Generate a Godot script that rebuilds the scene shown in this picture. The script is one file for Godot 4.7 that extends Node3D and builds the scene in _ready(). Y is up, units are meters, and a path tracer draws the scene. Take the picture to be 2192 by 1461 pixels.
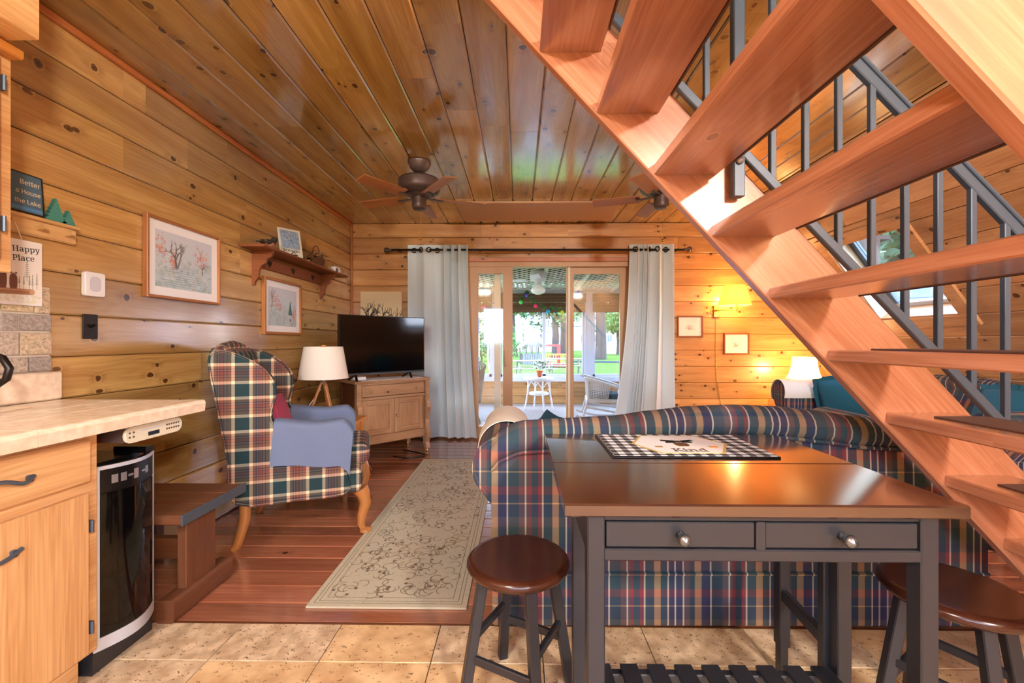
extends Node3D
# Cabin living room. X right, Y up, D = depth away from the camera (z = -D). Units: metres.

var rng := RandomNumberGenerator.new()
var M := {}
var taken := {}
const XL := -2.02      # left wall face
const DB := 5.12       # back wall face
const HC := 2.58       # ceiling height
const DF := -2.4       # wall behind the camera
const SX := 2.343      # where the flat ceiling meets the sloped wall
const SL := 0.727      # run of the slope per metre of drop

func _ready() -> void:
	rng.seed = 7
	setup_view()
	make_materials()
	build_shell()
	build_door()
	build_skylight()
	build_porch()
	build_outside()
	build_stairs()
	build_kitchen()
	build_seating()
	build_table()
	build_tv_corner()
	build_wall_things()
	build_fans()
	build_lamps()

func setup_view() -> void:
	var cam := Camera3D.new()
	cam.name = "camera"
	cam.position = Vector3(0, 1.16, 0)
	cam.rotation.y = 0.0153
	cam.fov = rad_to_deg(2.0 * atan(730.5 / 913.0))
	cam.near = 0.02
	cam.far = 400.0
	cam.current = true
	add_child(cam)
	var env := Environment.new()
	env.background_mode = Environment.BG_SKY
	var sky := Sky.new()
	var sm := ProceduralSkyMaterial.new()
	sm.sky_top_color = Color(0.62, 0.76, 0.95)
	sm.sky_horizon_color = Color(0.92, 0.95, 1.0)
	sm.ground_bottom_color = Color(0.35, 0.38, 0.3)
	sm.ground_horizon_color = Color(0.7, 0.75, 0.7)
	sm.sky_energy_multiplier = 3.6
	sm.ground_energy_multiplier = 1.6
	sky.sky_material = sm
	env.sky = sky
	env.tonemap_mode = Environment.TONE_MAPPER_LINEAR
	env.tonemap_exposure = 1.1
	env.sdfgi_enabled = true
	env.ssao_enabled = true
	env.ssil_enabled = true
	var we := WorldEnvironment.new()
	we.name = "world_environment"
	we.environment = env
	add_child(we)
	var sun := DirectionalLight3D.new()
	sun.name = "sun"
	sun.light_color = Color(1.0, 0.96, 0.88)
	sun.light_energy = 0.5
	sun.light_angular_distance = 2.0
	sun.shadow_enabled = true
	sun.look_at_from_position(Vector3.ZERO, Vector3(0.45, -1.0, -0.5), Vector3.UP)
	add_child(sun)

# ---------------------------------------------------------------- helpers
func V(x: float, y: float, d: float) -> Vector3:
	return Vector3(x, y, -d)

func mb() -> SurfaceTool:
	var st := SurfaceTool.new()
	st.begin(Mesh.PRIMITIVE_TRIANGLES)
	return st

func numbered(n: String) -> String:
	if not taken.has(n):
		taken[n] = 0
		return n
	taken[n] += 1
	return "%s_%03d" % [n, taken[n]]

func mk(called: String, st: SurfaceTool, m: Material, parent: Node3D) -> MeshInstance3D:
	var o := MeshInstance3D.new()
	o.mesh = st.commit()
	o.material_override = m
	o.name = called
	parent.add_child(o, true)
	return o

func tag(o: Node3D, label: String, category: String, group := "") -> Node3D:
	o.set_meta("label", label)
	o.set_meta("category", category)
	if group != "":
		o.set_meta("group", group)
	return o

func thing(called: String, label: String, category: String, at := Vector3.ZERO, turn := 0.0, group := "") -> Node3D:
	var o := Node3D.new()
	o.name = numbered(called)
	o.position = at
	o.rotation.y = turn
	add_child(o)
	return tag(o, label, category, group)

func struct(called: String) -> Node3D:
	var o := Node3D.new()
	o.name = called
	o.set_meta("kind", "structure")
	add_child(o)
	return o

func single(called: String, st: SurfaceTool, m: Material, label: String, category: String, group := "") -> MeshInstance3D:
	var o := mk(numbered(called), st, m, self)
	tag(o, label, category, group)
	return o

func tri(st: SurfaceTool, a: Vector3, b: Vector3, c: Vector3, na: Vector3, nb: Vector3, nc: Vector3, ua := Vector2(), ub := Vector2(), uc := Vector2()) -> void:
	if (b - a).cross(c - a).dot(na + nb + nc) > 0.0:
		var t := b; b = c; c = t
		t = nb; nb = nc; nc = t
		var u := ub; ub = uc; uc = u
	st.set_normal(na); st.set_uv(ua); st.add_vertex(a)
	st.set_normal(nb); st.set_uv(ub); st.add_vertex(b)
	st.set_normal(nc); st.set_uv(uc); st.add_vertex(c)

func quad(st: SurfaceTool, a: Vector3, b: Vector3, c: Vector3, d: Vector3, n: Vector3, ua := Vector2(0, 0), ub := Vector2(1, 0), uc := Vector2(1, 1), ud := Vector2(0, 1)) -> void:
	tri(st, a, b, c, n, n, n, ua, ub, uc)
	tri(st, a, c, d, n, n, n, ua, uc, ud)

# extrude a closed outline (y, z of the local frame) along local x from 0 to length
func prism(st: SurfaceTool, prof: PackedVector2Array, length: float, xf: Transform3D, uvo := Vector2(), smooth := false) -> void:
	var n := prof.size()
	var area := 0.0
	for i in n:
		var p := prof[i]; var q := prof[(i + 1) % n]
		area += p.x * q.y - q.x * p.y
	var sg := 1.0 if area > 0.0 else -1.0
	var norms := PackedVector2Array()
	for i in n:
		var e := prof[(i + 1) % n] - prof[i]
		norms.append(Vector2(e.y, -e.x).normalized() * sg)
	var run := 0.0
	for i in n:
		var j := (i + 1) % n
		var p := prof[i]; var q := prof[j]
		var na := norms[i]; var nb := norms[i]
		if smooth:
			na = (norms[(i + n - 1) % n] + norms[i]).normalized()
			nb = (norms[i] + norms[j]).normalized()
		var wa := (xf.basis * Vector3(0, na.x, na.y)).normalized()
		var wb := (xf.basis * Vector3(0, nb.x, nb.y)).normalized()
		var a := xf * Vector3(0, p.x, p.y); var b := xf * Vector3(length, p.x, p.y)
		var c := xf * Vector3(length, q.x, q.y); var d := xf * Vector3(0, q.x, q.y)
		var l := p.distance_to(q)
		var u0 := Vector2(0, run) + uvo; var u1 := Vector2(length, run) + uvo
		var u2 := Vector2(length, run + l) + uvo; var u3 := Vector2(0, run + l) + uvo
		tri(st, a, b, c, wa, wa, wb, u0, u1, u2)
		tri(st, a, c, d, wa, wb, wb, u0, u2, u3)
		run += l
	var ix := Geometry2D.triangulate_polygon(prof)
	for k in 2:
		var nn := (xf.basis.x * (1.0 if k == 1 else -1.0)).normalized()
		var x := length if k == 1 else 0.0
		for t in range(0, ix.size(), 3):
			var a := prof[ix[t]]; var b := prof[ix[t + 1]]; var c := prof[ix[t + 2]]
			tri(st, xf * Vector3(x, a.x, a.y), xf * Vector3(x, b.x, b.y), xf * Vector3(x, c.x, c.y), nn, nn, nn, Vector2(a.y, a.x) + uvo, Vector2(b.y, b.x) + uvo, Vector2(c.y, c.x) + uvo)

func rect(h: float, w: float, ch := 0.0) -> PackedVector2Array:   # h along local y, w along local z, centred
	var a := h / 2; var b := w / 2
	if ch <= 0.0:
		return PackedVector2Array([Vector2(-a, -b), Vector2(a, -b), Vector2(a, b), Vector2(-a, b)])
	return PackedVector2Array([Vector2(-a + ch, -b), Vector2(a - ch, -b), Vector2(a, -b + ch), Vector2(a, b - ch), Vector2(a - ch, b), Vector2(-a + ch, b), Vector2(-a, b - ch), Vector2(-a, -b + ch)])

func frame_to(a: Vector3, b: Vector3, up := Vector3.UP) -> Transform3D:
	var x := (b - a).normalized()
	if absf(x.dot(up)) > 0.98:
		up = Vector3(0, 0, 1)
	var z := x.cross(up).normalized()
	var y := z.cross(x)
	return Transform3D(Basis(x, y, z), a)

func ruv() -> Vector2:
	return Vector2(rng.randf(), rng.randf()) * Vector2(3.0, 1.3)

# bar from a to b: h is measured along 'up', w sideways
func bar(st: SurfaceTool, a: Vector3, b: Vector3, w: float, h: float, ch := 0.003, up := Vector3.UP) -> void:
	prism(st, rect(h, w, ch), a.distance_to(b), frame_to(a, b, up), ruv())

# box between two corners, grain along its longest side
func bx(st: SurfaceTool, lo: Vector3, hi: Vector3, ch := 0.003) -> void:
	var c := (lo + hi) / 2.0
	var s := (hi - lo).abs()
	if s.x >= s.y and s.x >= s.z:
		bar(st, c - Vector3(s.x / 2, 0, 0), c + Vector3(s.x / 2, 0, 0), s.z, s.y, minf(ch, minf(s.y, s.z) * 0.4))
	elif s.y >= s.z:
		bar(st, c - Vector3(0, s.y / 2, 0), c + Vector3(0, s.y / 2, 0), s.x, s.z, minf(ch, minf(s.x, s.z) * 0.4), Vector3(0, 0, 1))
	else:
		bar(st, c - Vector3(0, 0, s.z / 2), c + Vector3(0, 0, s.z / 2), s.x, s.y, minf(ch, minf(s.x, s.y) * 0.4))

func boxd(x0: float, x1: float, y0: float, y1: float, d0: float, d1: float, ch := 0.003) -> SurfaceTool:
	var st := mb()
	bx(st, Vector3(minf(x0, x1), y0, -maxf(d0, d1)), Vector3(maxf(x0, x1), y1, -minf(d0, d1)), ch)
	return st

func lathe(st: SurfaceTool, prof: Array, seg := 24, xf := Transform3D()) -> void:
	var n := prof.size()
	var nn: Array[Vector2] = []
	for i in n:
		var p: Vector2 = prof[maxi(i - 1, 0)]; var q: Vector2 = prof[mini(i + 1, n - 1)]
		var t := (q - p).normalized()
		nn.append(Vector2(t.y, -t.x))
	for i in n - 1:
		var p: Vector2 = prof[i]; var q: Vector2 = prof[i + 1]
		for k in seg:
			var a0 := TAU * k / seg; var a1 := TAU * (k + 1) / seg
			var e0 := Vector3(cos(a0), 0, sin(a0)); var e1 := Vector3(cos(a1), 0, sin(a1))
			var A := xf * (e0 * p.x + Vector3(0, p.y, 0)); var B := xf * (e1 * p.x + Vector3(0, p.y, 0))
			var C := xf * (e1 * q.x + Vector3(0, q.y, 0)); var D := xf * (e0 * q.x + Vector3(0, q.y, 0))
			var nA := (xf.basis * (e0 * nn[i].x + Vector3(0, nn[i].y, 0))).normalized(); var nB := (xf.basis * (e1 * nn[i].x + Vector3(0, nn[i].y, 0))).normalized()
			var nC := (xf.basis * (e1 * nn[i + 1].x + Vector3(0, nn[i + 1].y, 0))).normalized(); var nD := (xf.basis * (e0 * nn[i + 1].x + Vector3(0, nn[i + 1].y, 0))).normalized()
			var u0 := Vector2(float(k) / seg, p.y); var u1 := Vector2(float(k + 1) / seg, p.y)
			var u2 := Vector2(float(k + 1) / seg, q.y); var u3 := Vector2(float(k) / seg, q.y)
			if p.x > 0.0001:
				tri(st, A, B, C, nA, nB, nC, u0, u1, u2)
			if q.x > 0.0001:
				tri(st, A, C, D, nA, nC, nD, u0, u2, u3)

func tube(st: SurfaceTool, pts: Array, r: float, seg := 8, r2 := -1.0) -> void:
	var n := pts.size()
	if r2 < 0.0: r2 = r
	var up := Vector3(0.13, 0.97, 0.21).normalized()
	var rings := []
	for i in n:
		var t: Vector3 = (pts[mini(i + 1, n - 1)] - pts[maxi(i - 1, 0)]).normalized()
		if absf(t.dot(up)) > 0.97: up = Vector3(0.9, 0.1, 0.3).normalized()
		var z := t.cross(up).normalized()
		var y := z.cross(t)
		up = y
		var ring := []
		for k in seg:
			var a := TAU * k / seg
			ring.append(y * cos(a) + z * sin(a))
		rings.append(ring)
	for i in n - 1:
		var ra := lerpf(r, r2, float(i) / (n - 1)); var rb := lerpf(r, r2, float(i + 1) / (n - 1))
		for k in seg:
			var j := (k + 1) % seg
			var a: Vector3 = pts[i]; var b: Vector3 = pts[i + 1]
			var n0: Vector3 = rings[i][k]; var n1: Vector3 = rings[i][j]; var n2: Vector3 = rings[i + 1][j]; var n3: Vector3 = rings[i + 1][k]
			tri(st, a + n0 * ra, a + n1 * ra, b + n2 * rb, n0, n1, n2)
			tri(st, a + n0 * ra, b + n2 * rb, b + n3 * rb, n0, n2, n3)
	for e in 2:
		var i := 0 if e == 0 else n - 1
		var rr := r if e == 0 else r2
		var c: Vector3 = pts[i]
		var nn: Vector3 = (pts[0] - pts[1]).normalized() if e == 0 else (pts[n - 1] - pts[n - 2]).normalized()
		for k in seg:
			tri(st, c, c + rings[i][k] * rr, c + rings[i][(k + 1) % seg] * rr, nn, nn, nn)

# surface from a function of (u, v); with thickness > 0 a closed shell
func grid(st: SurfaceTool, nu: int, nv: int, f: Callable, thick := 0.0, uvs := Vector2.ONE) -> void:
	var P := []; var N := []
	for i in nu + 1:
		var row := []
		for j in nv + 1:
			row.append(f.call(float(i) / nu, float(j) / nv))
		P.append(row)
	for i in nu + 1:
		var row := []
		for j in nv + 1:
			var a: Vector3 = P[mini(i + 1, nu)][j] - P[maxi(i - 1, 0)][j]
			var b: Vector3 = P[i][mini(j + 1, nv)] - P[i][maxi(j - 1, 0)]
			row.append(a.cross(b).normalized())
		N.append(row)
	var sides := [0.0] if thick <= 0.0 else [thick / 2, -thick / 2]
	for s in sides:
		var sg := 1.0 if s >= 0.0 else -1.0
		for i in nu:
			for j in nv:
				var q := [[i, j], [i + 1, j], [i + 1, j + 1], [i, j + 1]]
				var p := []; var m := []; var u := []
				for c in q:
					p.append(P[c[0]][c[1]] + N[c[0]][c[1]] * s); m.append(N[c[0]][c[1]] * sg)
					u.append(Vector2(float(c[0]) / nu, float(c[1]) / nv) * uvs)
				tri(st, p[0], p[1], p[2], m[0], m[1], m[2], u[0], u[1], u[2])
				tri(st, p[0], p[2], p[3], m[0], m[2], m[3], u[0], u[2], u[3])
	if thick > 0.0:
		var edge := []
		for i in nu: edge.append([[i, 0], [i + 1, 0]]); edge.append([[i, nv], [i + 1, nv]])
		for j in nv: edge.append([[0, j], [0, j + 1]]); edge.append([[nu, j], [nu, j + 1]])
		for e in edge:
			var a: Vector3 = P[e[0][0]][e[0][1]]; var b: Vector3 = P[e[1][0]][e[1][1]]
			var na: Vector3 = N[e[0][0]][e[0][1]] * thick / 2; var nb: Vector3 = N[e[1][0]][e[1][1]] * thick / 2
			var nn := (b - a).cross(na).normalized()
			quad(st, a + na, b + nb, b - nb, a - na, nn)

# closed outline in the local xy plane, swelled along local z with rounded rims (upholstery, cushions)
func soft(st: SurfaceTool, poly: PackedVector2Array, z0: float, z1: float, r: float, xf := Transform3D(), dome := 0.0) -> void:
	var n := poly.size()
	var area := 0.0
	for i in n:
		area += poly[i].x * poly[(i + 1) % n].y - poly[(i + 1) % n].x * poly[i].y
	var sg := 1.0 if area > 0.0 else -1.0
	var nr := PackedVector2Array()
	for i in n:
		var e := (poly[(i + 1) % n] - poly[i]).normalized() + (poly[i] - poly[(i + n - 1) % n]).normalized()
		nr.append(Vector2(e.y, -e.x).normalized() * sg)
	var layers := []
	for k in 5:
		var a := PI / 2 * k / 4.0
		layers.append([z0 + r * (1.0 - sin(a)), -r * (1.0 - cos(a)) , cos(a), -sin(a)])
	layers.reverse()
	for k in 5:
		var a := PI / 2 * k / 4.0
		layers.append([z1 - r * (1.0 - sin(a)), -r * (1.0 - cos(a)), cos(a), sin(a)])
	for k in layers.size() - 1:
		for i in n:
			var j := (i + 1) % n
			var A := []; var B := []
			for c in [[k, i], [k, j], [k + 1, j], [k + 1, i]]:
				var L: Array = layers[c[0]]
				var p: Vector2 = poly[c[1]] + nr[c[1]] * L[1]
				A.append(xf * Vector3(p.x, p.y, L[0]))
				B.append((xf.basis * Vector3(nr[c[1]].x * L[2], nr[c[1]].y * L[2], L[3])).normalized())
			tri(st, A[0], A[1], A[2], B[0], B[1], B[2])
			tri(st, A[0], A[2], A[3], B[0], B[2], B[3])
	var ins := PackedVector2Array()
	var cen := Vector2.ZERO
	for i in n:
		ins.append(poly[i] - nr[i] * r)
		cen += ins[i] / n
	for k in 2:
		var z := z0 if k == 0 else z1
		var s := -1.0 if k == 0 else 1.0
		if dome > 0.0:
			for i in n:
				var j := (i + 1) % n
				for l in 4:
					var t0 := l / 4.0; var t1 := (l + 1) / 4.0
					var h0 := dome * (1.0 - t0 * t0); var h1 := dome * (1.0 - t1 * t1)
					var a := xf * Vector3(lerpf(cen.x, ins[i].x, t0), lerpf(cen.y, ins[i].y, t0), z + s * h0)
					var b := xf * Vector3(lerpf(cen.x, ins[j].x, t0), lerpf(cen.y, ins[j].y, t0), z + s * h0)
					var c := xf * Vector3(lerpf(cen.x, ins[j].x, t1), lerpf(cen.y, ins[j].y, t1), z + s * h1)
					var d := xf * Vector3(lerpf(cen.x, ins[i].x, t1), lerpf(cen.y, ins[i].y, t1), z + s * h1)
					var ri := (ins[i] - cen).normalized(); var rj := (ins[j] - cen).normalized()
					var R := maxf((ins[i] - cen).length(), 0.01)
					var na := (xf.basis * Vector3(ri.x * 2 * dome * t0 / R, ri.y * 2 * dome * t0 / R, s)).normalized()
					var nb := (xf.basis * Vector3(rj.x * 2 * dome * t0 / R, rj.y * 2 * dome * t0 / R, s)).normalized()
					var nc := (xf.basis * Vector3(rj.x * 2 * dome * t1 / R, rj.y * 2 * dome * t1 / R, s)).normalized()
					var nd := (xf.basis * Vector3(ri.x * 2 * dome * t1 / R, ri.y * 2 * dome * t1 / R, s)).normalized()
					if l > 0: tri(st, a, b, c, na, nb, nc)
					tri(st, a, c, d, na, nc, nd)
			continue
		var ix := Geometry2D.triangulate_polygon(ins)
		var nn := (xf.basis * Vector3(0, 0, s)).normalized()
		for t in range(0, ix.size(), 3):
			var a := ins[ix[t]]; var b := ins[ix[t + 1]]; var c := ins[ix[t + 2]]
			tri(st, xf * Vector3(a.x, a.y, z), xf * Vector3(b.x, b.y, z), xf * Vector3(c.x, c.y, z), nn, nn, nn)

func rrect(x0: float, x1: float, y0: float, y1: float, r: float, seg := 5) -> PackedVector2Array:
	var p := PackedVector2Array()
	for c in [[x1 - r, y1 - r, 0.0], [x0 + r, y1 - r, 0.5], [x0 + r, y0 + r, 1.0], [x1 - r, y0 + r, 1.5]]:
		for k in seg + 1:
			var a: float = PI * c[2] + PI / 2 * k / seg
			p.append(Vector2(c[0] + cos(a) * r, c[1] + sin(a) * r))
	return p

func smooth_poly(pts: Array, steps := 4) -> PackedVector2Array:   # closed Catmull-Rom through the points
	var out := PackedVector2Array()
	var n := pts.size()
	for i in n:
		var a: Vector2 = pts[(i + n - 1) % n]; var b: Vector2 = pts[i]; var c: Vector2 = pts[(i + 1) % n]; var d: Vector2 = pts[(i + 2) % n]
		for k in steps:
			out.append(b.cubic_interpolate(c, a, d, float(k) / steps))
	return out

func interp(tab: Array, x: float) -> float:
	if x <= tab[0][0]: return tab[0][1]
	for i in tab.size() - 1:
		if x <= tab[i + 1][0]:
			var t: float = (x - tab[i][0]) / (tab[i + 1][0] - tab[i][0])
			t = t * t * (3 - 2 * t) * 0.5 + t * 0.5
			return lerpf(tab[i][1], tab[i + 1][1], t)
	return tab[-1][1]

func text(s: String, size: float, m: Material, parent: Node3D, at: Transform3D, font := "Droid Serif", italic := true) -> void:
	var tm := TextMesh.new()
	tm.text = s
	var f := SystemFont.new()
	f.font_names = PackedStringArray([font])
	f.font_italic = italic
	tm.font = f
	tm.font_size = 48
	tm.pixel_size = size / 48.0
	tm.depth = 0.0008
	tm.curve_step = 2.0
	var o := MeshInstance3D.new()
	o.mesh = tm
	o.material_override = m
	o.name = "lettering"
	o.transform = at
	parent.add_child(o, true)

# ---------------------------------------------------------------- materials
func mat(c: Color, rough := 0.6, metal := 0.0) -> StandardMaterial3D:
	var m := StandardMaterial3D.new()
	m.albedo_color = c
	m.roughness = rough
	m.metallic = metal
	return m

func wood(tex: Texture2D, c: Color, rough: float, spec := 0.5) -> StandardMaterial3D:
	var m := mat(c, rough)
	m.metallic_specular = spec
	if spec > 0.55:   # varnished
		m.clearcoat_enabled = true
		m.clearcoat = 1.0
		m.clearcoat_roughness = rough * 0.7
	m.albedo_texture = tex
	m.uv1_scale = Vector3(0.3125, 0.8 * 512.0 / tex.get_height() * 1.5625 if tex.get_height() == 512 else 0.625, 1)
	return m

func fabric(tex: Texture2D, size: float, rough := 0.95) -> StandardMaterial3D:
	var m := mat(Color.WHITE, rough)
	m.albedo_texture = tex
	m.uv1_triplanar = true
	m.uv1_triplanar_sharpness = 8.0
	m.uv1_scale = Vector3.ONE / size
	return m

func wood_image(w: int, h: int, knots: int, sd: int, ppm: float, ring_amp: float, streak: float, low_amp: float) -> ImageTexture:
	var n1 := FastNoiseLite.new(); n1.seed = sd; n1.noise_type = FastNoiseLite.TYPE_SIMPLEX; n1.frequency = 1.0; n1.fractal_octaves = 2
	var n2 := FastNoiseLite.new(); n2.seed = sd + 9; n2.noise_type = FastNoiseLite.TYPE_VALUE; n2.frequency = 1.0; n2.fractal_type = FastNoiseLite.FRACTAL_NONE
	var r := RandomNumberGenerator.new(); r.seed = sd
	var disp := PackedFloat32Array(); disp.resize(w * h)
	var dark := PackedFloat32Array(); dark.resize(w * h)
	for k in knots:
		var cx := r.randi_range(0, w - 1); var cy := r.randi_range(0, h - 1)
		var kr := r.randf_range(0.006, 0.018) * ppm
		var ex := r.randf_range(0.9, 1.7)
		var R := int(kr * 7.0)
		var ph := r.randf() * 6.0
		for y in range(maxi(cy - R, 0), mini(cy + R, h)):
			for x in range(maxi(cx - int(R * 1.6), 0), mini(cx + int(R * 1.6), w)):
				var dx := (x - cx) / (kr * ex); var dy := (y - cy) / kr
				var q := sqrt(dx * dx + dy * dy)
				var i := y * w + x
				disp[i] += signf(dy) * 0.018 * exp(-q * q * 0.12) * minf(absf(dy), 1.0)
				if q < 1.6:
					var e := 1.0 - smoothstep(0.75, 1.25, q + 0.05 * sin(atan2(dy, dx) * 3.0 + ph))
					dark[i] = maxf(dark[i], e * (0.8 + 0.15 * sin(q * 9.0)))
				elif q < 4.0:
					dark[i] = maxf(dark[i], 0.22 * (1.0 - (q - 1.6) / 2.4) * (1.0 - minf(absf(dy) / 2.5, 1.0)))
	var by := PackedByteArray(); by.resize(w * h * 3)
	for y in h:
		for x in w:
			var i := y * w + x
			var u := x / ppm; var v := y / ppm + disp[i]
			var low := n1.get_noise_2d(u * 0.7, v * 7.0)
			var ring := sin((v * 42.0 + low * 5.0 + u * 0.6) * TAU * 0.5)
			var fine := n2.get_noise_2d(u * 9.0, v * 520.0) * 0.6 + n2.get_noise_2d(u * 3.0 + 50.0, v * 160.0) * 0.5
			var t := clampf(0.36 + low * low_amp + ring * ring_amp + fine * streak, 0.0, 1.0)
			var k := dark[i]
			by[i * 3] = int(255.0 * (1.0 - 0.30 * t) * lerpf(1.0, 0.36, k))
			by[i * 3 + 1] = int(255.0 * (1.0 - 0.42 * t) * lerpf(1.0, 0.24, k))
			by[i * 3 + 2] = int(255.0 * (1.0 - 0.52 * t) * lerpf(1.0, 0.18, k))
	return ImageTexture.create_from_image(Image.create_from_data(w, h, false, Image.FORMAT_RGB8, by))

func plaid_image(n: int, warp: Array, weft: Array, wmix: float) -> ImageTexture:
	var seq := [[], []]
	for s in 2:
		for i in n:
			var f := float(i) / n
			var c: Color = Color.BLACK
			for b in (warp if s == 0 else weft):
				if f >= b[0]: c = b[1]
			seq[s].append(c)
	var by := PackedByteArray(); by.resize(n * n * 3)
	for y in n:
		for x in n:
			var tw := 0.12 if (x + y) % 4 < 2 else -0.12
			var c: Color = (seq[0][x] as Color).lerp(seq[1][y], clampf(wmix + tw, 0, 1))
			by[(y * n + x) * 3] = int(c.r * 255); by[(y * n + x) * 3 + 1] = int(c.g * 255); by[(y * n + x) * 3 + 2] = int(c.b * 255)
	return ImageTexture.create_from_image(Image.create_from_data(n, n, false, Image.FORMAT_RGB8, by))

func speck_image(n: int, base: Color, dark: Color, sd: int, freq: float, pits: int, pit: Color) -> ImageTexture:
	var n1 := FastNoiseLite.new(); n1.seed = sd; n1.frequency = freq; n1.fractal_octaves = 4
	var im := Image.create(n, n, false, Image.FORMAT_RGB8)
	for y in n:
		for x in n:
			var t := clampf(0.5 + n1.get_noise_2d(x, y) * 0.9, 0, 1)
			im.set_pixel(x, y, base.lerp(dark, t))
	var r := RandomNumberGenerator.new(); r.seed = sd
	for k in pits:
		var x := r.randi_range(2, n - 8); var y := r.randi_range(2, n - 6)
		for q in r.randi_range(1, 5):
			im.fill_rect(Rect2i(clampi(x + r.randi_range(-3, 5), 0, n - 4), clampi(y + r.randi_range(-2, 2), 0, n - 4), r.randi_range(1, 3), r.randi_range(1, 2)), pit)
	return ImageTexture.create_from_image(im)

func dab(im: Image, x: float, y: float, r: float, c: Color, a := 1.0) -> void:
	for yy in range(maxi(int(y - r), 0), mini(int(y + r) + 1, im.get_height())):
		for xx in range(maxi(int(x - r), 0), mini(int(x + r) + 1, im.get_width())):
			var q := Vector2(xx - x, yy - y).length() / maxf(r, 0.5)
			if q <= 1.0:
				im.set_pixel(xx, yy, im.get_pixel(xx, yy).lerp(c, a * (1.0 - q * q * 0.6)))

func stroke(im: Image, p: Vector2, q: Vector2, r0: float, r1: float, c: Color, a := 1.0) -> void:
	var n := int(p.distance_to(q) / maxf(minf(r0, r1) * 0.6, 0.7)) + 1
	for i in n + 1:
		var t := float(i) / n
		dab(im, lerpf(p.x, q.x, t), lerpf(p.y, q.y, t), lerpf(r0, r1, t), c, a)

func branchy(im: Image, p: Vector2, ang: float, l: float, r: float, c: Color, depth: int, rg: RandomNumberGenerator, spread := 0.55) -> void:
	var q := p + Vector2(cos(ang), -sin(ang)) * l
	stroke(im, p, q, r, r * 0.7, c)
	if depth <= 0: return
	for k in 2 + (1 if depth > 2 else 0):
		branchy(im, p.lerp(q, rg.randf_range(0.55, 1.0)), ang + rg.randf_range(-spread, spread) + (spread * 0.6 if k == 0 else -spread * 0.6), l * rg.randf_range(0.55, 0.8), r * 0.6, c, depth - 1, rg, spread)

func tex_mat(im: Image, rough := 0.6) -> StandardMaterial3D:
	var m := mat(Color.WHITE, rough)
	m.albedo_texture = ImageTexture.create_from_image(im)
	return m

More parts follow.
